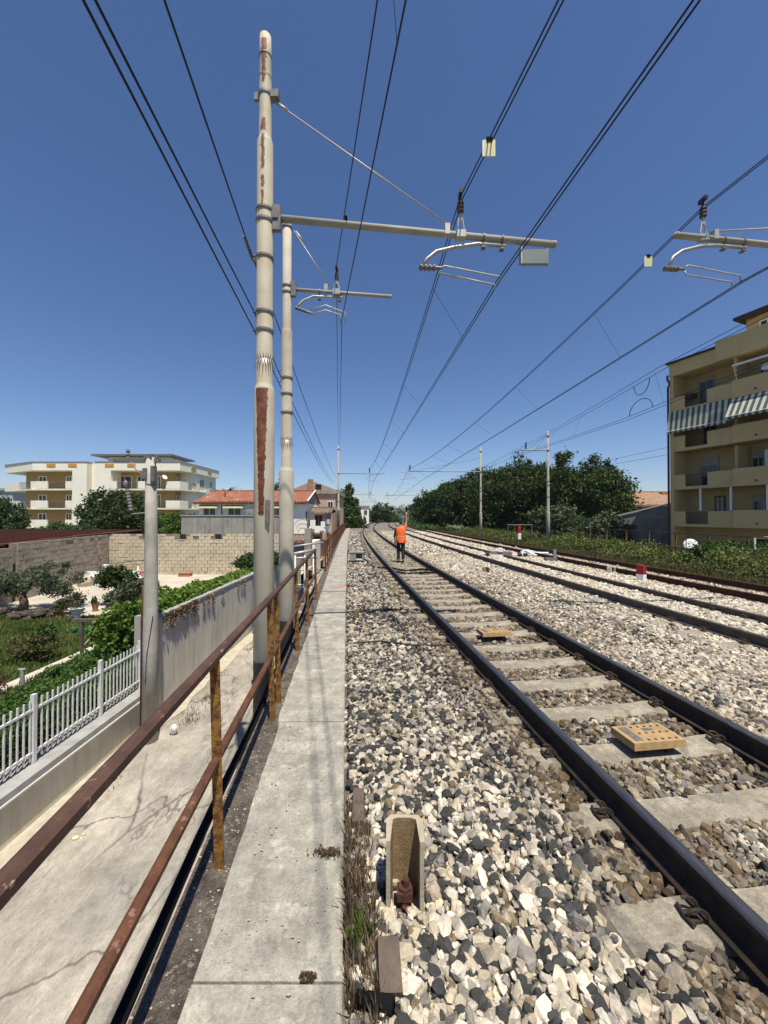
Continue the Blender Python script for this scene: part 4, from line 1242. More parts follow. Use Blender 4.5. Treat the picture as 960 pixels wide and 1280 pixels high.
wire('power_cable', 'thin cable sagging from the concrete utility pole over the garden to the left', [pb + Vector((-.1, 0, 3.95)), P(95, 706, 17), P(60, 716, 24)], .3, .008)
wire('power_cable', 'loose cable hanging beside the concrete utility pole down to the ground', [pb + Vector((.12, -.12, 2.75)), pb + Vector((.02, -.17, 1.9)), pb + Vector((.0, -.18, 1.3))], .5, .007)
mb = MB().ball((pb.x + .38, pb.y + .25, -2.9), (.09, .08, .11), 9, 6); mb.ball((pb.x + .42, pb.y + .2, -2.84), (.07, .06, .09), 7, 5)
tag(mb.build('plastic_bag', M_white, smooth=True), 'crumpled white bag on the street at the foot of the utility pole', 'bag')
mb = MB().ball((-4.7, 5.9, -2.985), (.06, .045, .02), 7, 5); mb.ball((-4.62, 5.96, -2.985), (.03, .025, .02), 6, 4); tag(mb.build('litter', M_plate, smooth=True), 'small pale yellow litter on the street near the low wall', 'litter')

# gardens
sheet('lawn', [(-30, -4), (-6.08, -4), (-6.08, 15.6), (-30, 15.6)], -2.2, M_lawn)
sheet('yard', [(-30, 15.6), (-5.8, 15.6), (-5.8, 40), (-30, 40)], -2.196, M_yard)
sheet('garden_path', [(-9.28, 3), (-8.84, 3), (-8.72, 13.8), (-9.15, 13.8)], -2.17, M_path)
def grid_pts(n, x0, x1, y0, y1, z): return np.stack([rng.uniform(x0, x1, n), rng.uniform(y0, y1, n), np.full(n, z)], 1)
g = np.concatenate([grid_pts(95000, -19, -9.2, 3.5, 15.7, -2.2), grid_pts(6000, -8.85, -7.5, 7.5, 14, -2.2)])
tn = .45 + .35 * noise2(g[:, 0], g[:, 1], 1.2, 2.0)
o = leaves('grass', g, .045, L_grass, upright=True, elong=2.6, tone=tn, origin=(0, 0, -2.2)); tag(o, 'short green grass of the garden lawn', kind='stuff')

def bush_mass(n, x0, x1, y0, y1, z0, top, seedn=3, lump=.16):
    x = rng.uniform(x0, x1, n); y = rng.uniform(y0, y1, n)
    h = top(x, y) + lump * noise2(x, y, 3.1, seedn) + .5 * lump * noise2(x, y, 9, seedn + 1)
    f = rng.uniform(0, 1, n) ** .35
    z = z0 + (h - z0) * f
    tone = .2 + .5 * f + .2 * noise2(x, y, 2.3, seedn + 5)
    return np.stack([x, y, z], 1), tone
# ivy hedge behind the picket fence
p, tn = bush_mass(40000, -8.35, -5.95, 2.5, 9.6, -2.15, lambda x, y: -1.50 + .05 * np.sin(y * 2) - .26 * np.clip((-x - 6.4), 0, 2))
p2, tn2 = bush_mass(9000, -8.3, -6.0, 9.2, 13, -2.15, lambda x, y: -1.55 - .2 * np.clip((-x - 6.8), 0, 2), 6)
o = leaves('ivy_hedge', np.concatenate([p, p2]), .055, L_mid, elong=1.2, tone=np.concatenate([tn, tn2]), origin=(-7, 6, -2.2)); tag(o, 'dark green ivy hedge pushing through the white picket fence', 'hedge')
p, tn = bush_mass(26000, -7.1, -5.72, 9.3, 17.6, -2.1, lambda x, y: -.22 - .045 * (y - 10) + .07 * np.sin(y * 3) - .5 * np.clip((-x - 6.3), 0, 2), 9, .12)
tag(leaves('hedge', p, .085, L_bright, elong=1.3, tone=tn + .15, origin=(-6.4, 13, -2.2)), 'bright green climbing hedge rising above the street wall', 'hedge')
p, tn = bush_mass(6000, -8.0, -6.4, 10.3, 13.6, -2.1, lambda x, y: -1.1 + .12 * np.sin(y * 3), 12, .2)
tag(leaves('hedge', p, .085, L_bright, elong=1.3, tone=tn, origin=(-7.6, 12, -2.2)), 'yellow flowered green shrub mass left of the concrete utility pole', 'hedge')
p, tn = clumps([(-6.2, 18.4, -.25, .8, .9, .30), (-6.1, 20.0, -.3, .9, .7, .3)], 5000, .4, 60)
tag(leaves('shrub', p, .09, L_dark, tone=tn), 'dark round shrub over the far end of the street wall', 'shrub')
# grass tufts at the wall foot
pts = []
for (x, y) in ((-5.1, 7.1), (-4.75, 9.6), (-4.7, 10.3), (-5.2, 12), (-5.0, 14.2), (-4.6, 9.2)):
    for q in range(60): pts.append((x + random.gauss(0, .12), y + random.gauss(0, .15), -3.0))
tag(leaves('weeds', pts, .016, L_scrub, upright=True, elong=5, origin=(-5, 10, -3)), 'small weed tufts growing at the foot of the street wall', kind='stuff')

# garden trees and shrubs
tree('olive_tree', (-15.5, 16.5, -2.2), 'old olive tree with a wide grey green crown in the garden', 'tree',
     [(-1.35, 0, 1.15, 1.25, 1.1, .62), (.2, 0, 1.3, 1.0, 1.0, .58), (1.25, .2, 1.4, 1.0, .9, .66), (-2.4, 0, 1.35, 1.1, 1, .7)], L_olive, 17000, .06, .19, .75, limbs=8, spread=.3, sub=90)
tree('shrub', (-9.85, 10.9, -2.2), 'loose bare looking shrub in the middle of the lawn', 'shrub', [(-.2, 0, .45, .42, .4, .33), (.3, 0, .35, .35, .35, .28), (0, 0, .68, .3, .3, .2)], L_scrub, 1700, .05, .025, .25, limbs=9, spread=.4, sub=40)
tree('shrub', (-10.9, 12.4, -2.2), 'small round bush on the lawn beside the dark log pile', 'shrub', [(0, 0, .32, .28, .28, .3)], L_mid, 1200, .05, .02, .15, limbs=4)
tree('lemon_tree', (-12.3, 17.7, -2.2), 'small dark leafed fruit tree standing on the pale yard', 'tree', [(-.2, 0, 1.25, .62, .6, .42), (.35, 0, 1.2, .55, .5, .4), (.1, 0, 1.5, .5, .5, .3)], L_dark, 4200, .08, .05, .8, limbs=6)
tree('shrub', (-10.9, 16.6, -2.2), 'grey green bush behind the concrete utility pole', 'shrub', [(0, 0, .8, .7, .6, .6), (.5, .3, 1.0, .55, .5, .5), (-.6, 0, .55, .5, .5, .45)], L_olive, 4200, .08, .04, .5, limbs=6)
# planters and garden things
def lathe(mb, c, prof, n=18):
    c = Vector(c); vs = []
    for r, z in prof:
        for k in range(n):
            a = 2 * math.pi * k / n; vs.append(c + Vector((r * math.cos(a), r * math.sin(a), z)))
    fs = [(i * n + k, i * n + (k + 1) % n, (i + 1) * n + (k + 1) % n, (i + 1) * n + k) for i in range(len(prof) - 1) for k in range(n)]
    fs.append(tuple(range(n - 1, -1, -1))); fs.append(tuple(range((len(prof) - 1) * n, len(prof) * n)))
    return mb.add(vs, fs)
def planter(x, y, w, h, m, label, leafm=L_mid, n=260, hh=.5, pedestal=0):
    t = thing('planter', (x, y, -2.2), label, 'planter')
    mb = MB(); z = -2.2 + pedestal
    lathe(mb, (x, y, z), [(w * .55, 0), (w * .75, h * .6), (w * .95, h * .9), (w, h), (w * .9, h), (w * .85, h * .92)])
    mb.build('pot', m, t, smooth=False)
    if pedestal: lathe(MB(), (x, y, -2.2), [(w * .6, 0), (w * .5, .06), (w * .35, .1), (w * .35, pedestal - .05), (w * .6, pedestal)]).build('pedestal', m, t)
    p, tn = clumps([(x, y, z + h + hh * .45, w * 1.0, w * 1.0, hh * .5)], n, .5, 14)
    leaves('plant', p, .06, leafm, t, tone=tn)
planter(-11.95, 15.0, .30, .22, M_whitew, 'white pedestal planter with pink tinged plants in the garden', L_scrub, 420, .55, .32)
planter(-12.0, 17.0, .33, .38, M_purple, 'plum coloured tub between the terracotta pot and the grey green bush', L_mid, 380, .4)
planter(-12.45, 16.6, .15, .35, M_terra, 'terracotta pot left of the plum coloured tub', L_mid, 120, .3)
planter(-13.2, 15.6, .22, .3, M_terra, 'small terracotta pot beside the dark rock heap', L_dark, 220, .3)
def heap(x0, x1, y0, y1, n, s, z, label, name='rock_pile'):
    t = thing(name, ((x0 + x1) / 2, (y0 + y1) / 2, z), label, 'rock pile')
    for k in range(n):
        c = Vector((random.uniform(x0, x1), random.uniform(y0, y1), z + random.uniform(.02, .28)))
        q = s * random.uniform(.6, 1.3)
        mb = MB(); mb.ball((0, 0, 0), (q * random.uniform(.8, 1.6), q, q * .55), 7, 5)
        R_ = Euler((random.uniform(-.3, .3), random.uniform(-.3, .3), random.uniform(0, 3))).to_matrix()
        mb.v = [tuple(R_ @ Vector((a * random.uniform(.85, 1.15), b * random.uniform(.85, 1.15), c_)) + c) for a, b, c_ in mb.v]
        mb.build('rock', M_rock, t)
heap(-16.2, -13.6, 14.9, 15.9, 26, .22, -2.2, 'heap of dark rocks and logs under the olive tree')
heap(-13.5, -12.7, 16.0, 16.6, 12, .2, -1.9, 'smaller heap of dark rocks right of the olive tree')
t = thing('clothes_post', (-8.55, 10.9, -2.2), 'weathered wooden T shaped post with hanging green pots', 'post')
MB().box((-8.58, 10.87, -2.2), (-8.52, 10.93, -1.08)).build('upright', M_wood, t)
MB().box((-8.83, 10.86, -1.08), (-7.85, 10.95, -1.0)).build('crossbar', M_wood, t)
MB().tube([(-7.9, 10.9, -1.06), (-8.42, 10.85, -1.7)], .016, 6).build('brace', M_white, t)
for (x, z) in ((-8.72, -1.28), (-8.1, -1.12), (-8.35, -1.3)):
    mb = MB(); lathe(mb, (x, 10.85, z - .1), [(.05, 0), (.085, .08), (.09, .14)], 12); mb.tube([(x, 10.85, z + .03), (x, 10.88, -1.0)], .005, 4)
    o = mb.build('hanging_pot', M_green); tag(o, {-8.72: 'green pot hanging from the left end of the wooden T post', -8.1: 'green pot hanging highest from the right arm of the wooden T post', -8.35: 'lower middle green pot hanging under the wooden T post'}[x], 'plant pot')
mb = MB().tube([(-8.44, 9.0, -2.2), (-8.44, 9.0, -1.68)], .045, 12); mb.tube([(-8.52, 9.0, -1.67), (-8.36, 9.0, -1.67)], .03, 8)
tag(mb.build('vent_pipe', M_grey), 'short grey vent pipe with a cap standing in the ivy', 'pipe')
p, tn = clumps([(-8.9, 8.6, -1.85, .35, .3, .15)], 500, .5, 10)
m_redleaf = blade_mat('leaf_reddish', (.05, .02, .02), (.3, .14, .12))
tag(leaves('shrub', p, .06, m_redleaf, tone=tn), 'reddish leaved shrub at the left edge by the ivy', 'shrub')

# yard clutter against the stone wall
c = P(117, 724, 23.3)
mb = MB(); z = -2.196
mb.box((c.x - .45, c.y, z), (c.x + .35, c.y + .08, z + .75)); mb.box((c.x - .4, c.y - .45, z + .35), (c.x + .3, c.y, z + .4))
for sx in (-.4, .26):
    for sy in (-.44, -.06): mb.box((c.x + sx, c.y + sy, z), (c.x + sx + .04, c.y + sy + .04, z + .35))
tag(mb.build('garden_chair', M_white), 'white plastic garden chair against the stone wall', 'chair')
x = P(107, 720, 22.6).x
mb = MB(); lathe(mb, (x, 22.6, z), [(.38, 0), (.42, .3), (.36, .5), (.2, .66), (.05, .7)], 14)
tag(mb.build('covered_tub', mat('cream_cover', (.55, .5, .38), None, 4, .8), smooth=True), 'round cream covered tub left of the white chair', 'tub')
x = P(133, 716, 26.3).x
mb = MB(); lathe(mb, (x, 26.3, z), [(.26, 0), (.26, .75), (.22, .8), (.1, .85)], 14); tag(mb.build('water_tank', M_galv, smooth=False), 'upright grey cylinder tank in the corner of the yard', 'tank')
x = P(143, 715, 26.0).x
mb = MB().tube([(x - .4, 26, z + .3), (x + .42, 26, z + .3)], .3, 14); tag(mb.build('barrel', M_brown), 'dark barrel lying beside the upright grey tank', 'barrel')
for px, w, h, m, nm, lab in ((156, .35, .3, M_white, 'box', 'white box right of the dark barrel'), (162, .22, .32, M_bluecloth, 'box', 'pale blue box between white boxes by the wall'), (168, .3, .28, M_white, 'box', 'white box right of the pale blue box'), (179, .55, .34, M_redm, 'box', 'red box beside the white folded parasol'), (232, .8, .2, M_terra, 'box', 'low terracotta trough against the stone wall')):
    x = P(px, 715, 26.2).x
    mb = MB().box((x - w / 2, 26.0, z), (x + w / 2, 26.4, z + h), taper=.02); mb.box((x - w / 2 - .01, 25.99, z + h), (x + w / 2 + .01, 26.41, z + h + .03)); tag(mb.build(nm, m), lab, 'box')
x = P(173, 715, 26).x
mb = MB(); lathe(mb, (x, 26.0, z), [(.22, 0), (.2, .04), (.13, .1), (.03, .75)], 12); tag(mb.build('folded_parasol', M_white), 'white folded parasol standing against the stone wall', 'parasol')

# stone walls and the red roofed shed
block_wall('stone_wall', 'sunlit tufa stone wall with dark square openings at the back of the yard', (-19.3, 27.0), (-7.4, 27.0), -2.2, .66, M_tufa, M_tufad, holes=[(2.4 + .0, .28, .42, .36), (4.95, .28, .42, .36), (7.45, .28, .42, .36)], jag=.12)
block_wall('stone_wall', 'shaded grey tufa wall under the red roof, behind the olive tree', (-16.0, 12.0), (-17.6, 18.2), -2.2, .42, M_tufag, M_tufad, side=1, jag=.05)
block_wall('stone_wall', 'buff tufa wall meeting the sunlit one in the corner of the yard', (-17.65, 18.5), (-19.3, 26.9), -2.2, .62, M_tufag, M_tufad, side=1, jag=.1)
t = thing('shed', (-26, 22, -2.2), 'long shed with a flat rust red sheet roof behind the stone walls', 'shed')
mb = MB(); mb.prism([(-16.4, 12), (-18.0, 18.3), (-19.7, 27.3), (-19.6, 31.5), (-40, 31.5), (-40, 12)], -2.2, .30); mb.build('wall', M_tufag, t)
mb = MB()
x = -39.5
k = 0
while x < -16.6:
    y0 = 12.1 if x < -16.6 else 12.1
    x1 = x + .55
    # front end follows the slanting wall
    def fy(xx):
        if xx > -18.05: return np.interp(xx, [-18.05, -16.45], [18.3, 12.1])
        return np.interp(xx, [-19.7, -18.05], [27.2, 18.3]) if xx > -19.7 else 12.1
    y_a = 12.1
    y_b = 31.4
    if x1 > -19.7: y_b = max(12.2, fy(x1))
    zr = lambda yy: .42 + (yy - 12) * .0185
    for (xa, xb, dz) in ((x, x + .06, .05), (x + .06, x1, 0)):
        mb.add([(xa, y_a, zr(y_a) - .05), (xb, y_a, zr(y_a) - .05), (xb, y_b, zr(y_b) - .05), (xa, y_b, zr(y_b) - .05), (xa, y_a, zr(y_a) + dz), (xb, y_a, zr(y_a) + dz), (xb, y_b, zr(y_b) + dz), (xa, y_b, zr(y_b) + dz)], [(0, 3, 2, 1), (4, 5, 6, 7), (0, 1, 5, 4), (1, 2, 6, 5), (2, 3, 7, 6), (3, 0, 4, 7)])
    x = x1
mb.build('roof_sheets', M_redroof, t)

# grey parapet building in front of the white house
t = thing('outbuilding', (-12.5, 31, -2.2), 'flat roofed grey rendered outbuilding in front of the white house', 'outbuilding')
MB().box((-16.15, 30.6, -2.2), (-8.2, 34.0, 1.90)).build('wall', M_greyw, t)
MB().box((-16.2, 30.55, 1.902), (-8.15, 34.0, 1.99)).build('coping', M_cap, t)
I4 = Matrix.Identity(4)
def plane_M(x, y): return Matrix.Translation((x, y, 0))
# white house
t = thing('house', (-12, 36, -3), 'white single storey house with a red tiled roof', 'house')
hx0, hx1, hy = -17.35, -7.25, 36.0
MB().box((hx0, hy, -3), (hx1, hy + 7, 3.10)).build('wall', M_whitew, t)
def tiled_roof(x0, x1, y0, y1, yr, ze, zr, m, parent, nm='roof', rows=16):
    """pitched roof with ridges of tiles running down the slope"""
    mb = MB()
    n = max(6, int((x1 - x0) / .32))
    for side in (0, 1):
        ya, yb = (y0, yr) if side == 0 else (y1, yr)
        for i in range(n):
            a = x0 + (x1 - x0) * i / n; b = x0 + (x1 - x0) * (i + 1) / n; c = (a + b) / 2
            mb.quad((a, ya, ze), (c, ya, ze + .07), (c, yb, zr + .07), (a, yb, zr)) if side == 0 else mb.quad((a, ya, ze), (a, yb, zr), (c, yb, zr + .07), (c, ya, ze + .07))
            mb.quad((c, ya, ze + .07), (b, ya, ze), (b, yb, zr), (c, yb, zr + .07)) if side == 0 else mb.quad((c, ya, ze + .07), (c, yb, zr + .07), (b, yb, zr), (b, ya, ze))
    mb.box((x0, yr - .1, zr + .0), (x1, yr + .1, zr + .12))
    mb.box((x0, y0 - .02, ze - .16), (x1, y0 + .06, ze - .01))
    return mb.build(nm, m, parent)
rf = tiled_roof(hx0 - .35, hx1 + .15, hy - .45, hy + 7.4, hy + 3.6, 3.22, 4.45, M_tile, t)
mb = MB(); mb.add([(hx1, hy, 3.1), (hx1, hy + 7, 3.1), (hx1, hy + 3.6, 4.4)], [(0, 1, 2)]); mb.add([(hx0, hy, 3.1), (hx0, hy + 7, 3.1), (hx0, hy + 3.6, 4.4)], [(0, 2, 1)]); mb.build('gable', M_greyw, t)  # side gable triangles in a greyer tone than the white walls below
mb = MB().tube([(hx1 + .17, hy - .45, 3.30), (hx1 + .17, hy + 3.6, 4.55)], .07, 6); mb.build('roof_edge_trim', M_white, t)
MB().box((hx0 - .3, hy - .52, 3.04), (hx1 + .1, hy - .42, 3.14)).build('gutter', M_brown, t)
FM = Matrix.Translation((0, hy, 0))
for a, b in ((254, 270), (285, 302), (340, 350)):
    xa, xb = (a - 480) / 480 * hy, (b - 480) / 480 * hy
    w = window_at(FM, t, xa, xb, 1.2, 2.72, 0)
    mb = MB(); mb.add([(xa - .3, hy, 2.95), (xb + .3, hy, 2.95), (xb + .3, hy - .55, 2.72), (xa - .3, hy - .55, 2.72), (xb + .3, hy - .55, 2.62), (xa - .3, hy - .55, 2.62)], [(0, 1, 2, 3), (3, 2, 4, 5)]); mb.build('window_hood', M_plate, t)
mb = MB().box((-12.85, hy - .35, 2.05), (-12.1, hy, 2.62)); mb.tube([(-12.48, hy - .37, 2.33), (-12.48, hy - .34, 2.33)], .2, 14); mb.build('air_conditioner', M_shutter, t)
MB().tube([(-15.2, hy - .06, 3), (-15.2, hy - .06, -1)], .05, 6).build('downpipe', M_galvd, t)
MB().tube([(-15.4, hy + 1.2, 3.6), (-15.4, hy + 1.2, 4.2)], .06, 8).build('flue', M_brown, t)
for k in range(3):
    a = np.linspace(0, math.pi, 14)
    mb = MB().tube([(-7.6 + .75 * math.cos(q) * (1 - .2 * k), hy - .05, 1.1 - .4 * k + .6 * math.sin(q)) for q in a], .012, 4); mb.build('loose_cable', M_galvd, t)
# lower annex with grey blue door
t = thing('annex', (-7.2, 33.5, -3), 'low white annex with a grey blue door behind the pipe rails', 'outbuilding')
MB().box((-8.55, 31.9, -3), (-5.75, 34.8, -.2)).build('wall', M_whitew, t)
tiled_roof(-8.7, -6.3, 31.6, 35, 33.2, -.15, .25, M_oldroof, t)
window_at(Matrix.Translation((0, 31.9, 0)), t, -7.6, -6.55, -2.9, -.35, 0, .06, M_shutter, mat('door_grey_blue', (.12, .135, .16), None, 3, .6), mull=False)
MB().box((-6.45, 31.2, -3), (-5.95, 31.88, .9)).build('concrete_pier', M_greyw, t)

# ramshackle house with balconies squeezed between
t = thing('ramshackle_house', (-6.3, 38, -3), 'ramshackle house with porch roofs, washing and dark openings beside the railway', 'house')
MB().box((-7.2, 37.0, -3), (-5.0, 43.0, 2.2)).build('wall', M_pink, t)
MB().box((-7.05, 36.2, .35), (-5.15, 37, .95)).build('balcony_wall', M_whitew, t)
MB().box((-7.05, 36.2, .2), (-5.15, 37, .34)).build('balcony_slab', M_greyw, t)
tiled_roof(-7.15, -5.0, 36.3, 40.5, 38.5, 2.2, 2.7, M_oldroof, t)
window_at(Matrix.Translation((0, 37, 0)), t, -6.75, -6.2, -2.6, -.1, 0, .06, M_brown, M_dark, mull=False)
window_at(Matrix.Translation((0, 37, 0)), t, -6.7, -5.9, 1.0, 2.0, 0, .06, M_shutter, M_dark)
MB().box((-7.35, 36.0, 1.55), (-6.5, 36.06, 2.35)).build('sheet_panel', M_galvd, t)
MB().box((-5.5, 35.9, 1.5), (-5.0, 35.98, 2.2)).build('tarpaulin', M_purple, t)
for i, (x0, x1, z0, z1, m) in enumerate(((-6.9, -6.4, .95, 1.55, M_white), (-5.35, -5.05, 1.15, 1.6, M_bluecloth), (-5.9, -5.5, .9, 1.4, M_white), (-5.75, -5.35, -.3, .35, M_pink))):
    o = MB().box((x0, 35.85, z0), (x1, 35.88, z1)).build('laundry', m); tag(o, ('white sheet hung on the balcony of the ramshackle house', 'pale blue cloth hung right of the white sheet', 'second white cloth hung beside the balcony post', 'pink cloth hung lowest on the ramshackle house')[i], 'laundry')
# tall pale house with gable
t = thing('house', (-8, 45, -3), 'tall faded pink house with a shallow gable behind the red roof', 'house')
x0, x1, y_ = -10.9, -5.7, 45.0
MB().box((x0, y_, -3), (x1, y_ + 9, 4.5)).build('wall', mat('faded_pink_render', (.52, .41, .31), (.44, .33, .25), .6, .95, extra=streaks((.3, .2, .15), .5)), t)
MB().box((x0 - .15, y_ - .25, 4.5), (x1 + .25, y_ + 9, 4.95)).build('cornice', M_greyw, t)
mb = MB(); mb.add([(x0, y_ - .2, 4.95), (x1 + .15, y_ - .2, 4.95), ((x0 + x1) / 2 - .1, y_ - .2, 6.0), (x0, y_ + 9, 4.95), (x1 + .15, y_ + 9, 4.95), ((x0 + x1) / 2 - .1, y_ + 9, 6.0)], [(0, 1, 2), (3, 5, 4), (0, 2, 5, 3), (1, 4, 5, 2)]); mb.build('gable_roof', mat('tan_boards', (.42, .31, .22), (.3, .22, .15), 3, .95, stretch=(3, 1, .3)), t)
MB().box((-8.9, y_ - .3, 4.9), (-8.35, y_ + .3, 6.2)).build('chimney', M_tile2, t)
window_at(Matrix.Translation((0, y_ - .2, 0)), t, -8.0, -7.3, 5.05, 5.6, 0, .05, M_brown, M_dark, mull=False)
window_at(Matrix.Translation((0, y_, 0)), t, -6.6, -5.95, 2.2, 3.6, 0, .05, M_white)

# left apartment block
bt = thing('apartment_block', (-48, 66, -2.2), 'long cream apartment block with ochre loggias and white balcony panels', 'apartment block')
def pxw(px, Y=63.0): return (px - 480) / 480 * Y
zt = 10.8
MB().box((-61, 65.4, -2.2), (-48.8, 79, 9.4)).build('wall', M_ochre, bt)
MB().box((-51.2, 63.0, -2.2), (-48.8, 65.38, 9.4)).build('wall', M_cream, bt)
MB().box((-48.8, 64.2, -2.2), (-47.5, 66, 10.6)).build('stair_recess', M_cream, bt)
MB().box((-47.5, 63.0, -2.2), (-44.9, 79, 10.81)).build('wall', M_cream, bt)
MB().box((-44.9, 65.6, -2.2), (-35.7, 79, 9.4)).build('wall', M_ochre, bt)
MB().box((-35.7, 67.3, -2.2), (-33.5, 76.4, 9.4)).build('wall', M_cream, bt)
leftpoly = [(-66.5, 67.3), (-57.75, 63), (-48.8, 63), (-48.8, 66), (-61, 66), (-61, 71), (-66.5, 71)]
rightpoly = [(-44.9, 63), (-33.5, 63), (-33.1, 67.3), (-33.1, 77), (-44.9, 77)]
MB().prism([(-66.5, 67.3), (-57.75, 63), (-48.8, 63), (-48.8, 79), (-66.5, 79)], 9.4, 10.8).build('roof_fascia', M_cream, bt)
MB().prism(rightpoly, 9.4, 10.8).build('roof_fascia', M_cream, bt)
MB().prism([(-66.6, 67.2), (-57.75, 62.9), (-48.75, 62.9), (-48.75, 79.1), (-66.6, 79.1)], 10.8, 10.88).build('roof_edge', M_cap, bt)
MB().prism([(-47.55, 62.9), (-33.4, 62.9), (-33.0, 67.3), (-33.0, 77.1), (-47.55, 77.1)], 10.815, 10.90).build('roof_edge', M_cap, bt)
MB().box((-50.5, 66, 12.3), (-36.5, 74, 12.6)).build('canopy_roof', M_galvd, bt)
MB().box((-49, 68, 10.9), (-38, 73, 12.3)).build('penthouse', M_cream, bt)
for sz in (6.17, 3.0, -.15):
    MB().prism([(a, b) for a, b in leftpoly if a < -51.1 or True][:2] + [(-51.2, 63), (-51.2, 65.4), (-61, 65.4), (-61, 71), (-66.5, 71)], sz, sz + .22).build('balcony_slab', M_cream, bt)
    MB().prism([(-44.9, 63), (-33.5, 63), (-33.1, 67.3), (-33.1, 72), (-33.5, 72), (-33.5, 67.3), (-35.7, 67.3), (-35.7, 65.6), (-44.9, 65.6)], sz, sz + .22).build('balcony_slab', M_cream, bt)
    z0, z1 = sz + .22, sz + 1.45
    mb = MB()
    d = Vector((-57.75 + 66.5, 63 - 67.3)).normalized()
    def seg(a, b, m=M_cream, nm='balcony_panel', th=.14, z1=z1):
        a, b = Vector(a), Vector(b); e = (b - a).normalized(); nrm = Vector((-e.y, e.x)) * th
        MB().prism([tuple(a), tuple(b), tuple(b + nrm), tuple(a + nrm)], z0, z1).build(nm, m, bt)
    def rails(a, b):
        a, b = Vector((*a, 0)), Vector((*b, 0)); mb = MB(); n = int((b - a).length / .22)
        for k in range(n + 1):
            p_ = a.lerp(b, k / max(n, 1)); mb.box((p_.x - .012, p_.y - .012, z0), (p_.x + .012, p_.y + .012, z1 - .1))
        mb.tube([a + Vector((0, 0, z1 - .08)), b + Vector((0, 0, z1 - .08))], .03, 5); mb.build('balcony_railing', M_galvd, bt)
    seg((-66.5, 67.3), (-61.6, 64.9)); seg((-57.0, 62.98), (-55.4 + .2, 62.98)); seg((-58.2, 63.2), (-57.0, 62.98)); seg((-52.3, 62.98), (-51.22, 62.98))
    rails((-61.6, 64.9), (-58.2, 63.2)); rails((-55.2, 63), (-52.3, 63))
    seg((-44.88, 62.98), (-43.9, 62.98)); seg((-40.4, 62.98), (-39.1, 62.98)); seg((-35.8, 62.98), (-33.5, 62.98)); seg((-33.5, 63.0), (-33.3, 65.3))
    seg((-33.1, 67.8), (-33.1, 69.0)); rails((-43.9, 63), (-40.4, 63)); rails((-39.1, 63), (-35.8, 63)); rails((-33.3, 65.3), (-33.1, 67.8))
    F1 = Matrix.Translation((0, 65.4, 0)); F2 = Matrix.Translation((0, 65.6, 0))
    z = sz + .24
    for a, b in ((48, 58.5), (82.5, 90)): window_at(F1, bt, pxw(a, 65.4), pxw(b, 65.4), z, z + 2.3, 0, .14, M_cream)
    for a, b in ((146, 165), (171, 182), (194, 201)): window_at(F2, bt, pxw(a, 65.6), pxw(b, 65.6), z, z + 2.35, 0, .12, M_cream)
    FS = Matrix(((0, 1, 0, -33.5), (1, 0, 0, 0), (0, 0, 1, 0), (0, 0, 0, 1)))
    for a, b in ((69.6, 71.4), (73.6, 74.6)): window_at(FS, bt, a, b, z + .6, z + 2.2, 0, .1, M_cream, out=1)
    FS2 = Matrix(((0, 1, 0, -35.7), (1, 0, 0, 0), (0, 0, 1, 0), (0, 0, 0, 1)))
    window_at(FS2, bt, 66.0, 67.0, z, z + 2.2, 0, .1, M_cream, out=1)
for a, b in ((58, 69), (85, 95.5), (131, 142), (159, 169)):
    MB().box((pxw(a), 62.93, 10.0), (pxw(b), 63.05, 10.5)).build('orange_panel', M_orange, bt)
for a, b in ((66, 67.5), (72, 73.5)): MB().box((-33.2, a, 10.0), (-33.02, b, 10.5)).build('orange_panel', M_orange, bt)
MB().tube([(-47.9, 64.1, 9.8), (-47.9, 64.1, 3)], .08, 6).build('downpipe', M_galvd, bt)
mb = MB(); mb.tube([(-35.9, 62.7, 8.2), (-35.8, 62.65, 8.28)], [.38, .42], 16); tag(mb.build('satellite_dish', M_white), 'small white satellite dish on the upper balcony of the cream block', 'satellite dish')
# far block behind, left edge
t = thing('apartment_block', (-108, 115, -2.2), 'pale block far behind the palms at the left edge', 'apartment block')
MB().box((-122, 110, -2.2), (-106.5, 122, 9.2)).build('wall', M_far, t)
MB().box((-122.5, 109.5, 9.2), (-106, 122.5, 9.9)).build('roof', M_cap, t)
for k in range(3): window_at(Matrix.Translation((0, 110, 0)), t, -111 + k * 1.7, -109.8 + k * 1.7, 5.5, 7.2, 0, .1, M_white)

# parked car at the street wall
t = thing('parked_car', (-4.6, 17.6, -3), 'dark blue car parked against the street wall, mostly behind the masts', 'car')
cx0, cx1, cy0, cy1 = -5.45, -3.78, 15.9, 19.9
prof = [(cy0, .35), (cy0 + .02, .62), (cy0 + .15, .86), (cy0 + 1.0, .95), (cy0 + 1.75, 1.42), (cy0 + 2.9, 1.45), (cy0 + 3.7, .98), (cy1 - .03, .9), (cy1, .4), (cy1 - .1, .2), (cy0 + .1, .2)]
mb = MB(); n = len(prof)
vs = []
for xi, inset in ((cx0, 1), (cx0 + .12, 0), (cx1 - .12, 0), (cx1, 1)):
    for y, z in prof:
        zz = z; yy2 = y
        if inset:
            zz = min(z, .92) if z > .92 else z
            vs.append((xi, y + (.06 if y < 17 else -.06), -3 + zz))
        else: vs.append((xi + (.08 if z > 1.2 and xi < -4.5 else (-.08 if z > 1.2 else 0)), y, -3 + zz))
fs = [(r * n + k, r * n + (k + 1) % n, (r + 1) * n + (k + 1) % n, (r + 1) * n + k) for r in range(3) for k in range(n)] + [tuple(range(n - 1, -1, -1)), tuple(range(3 * n, 4 * n))]
mb.add(vs, fs); mb.build('body', M_car, t, smooth=False)
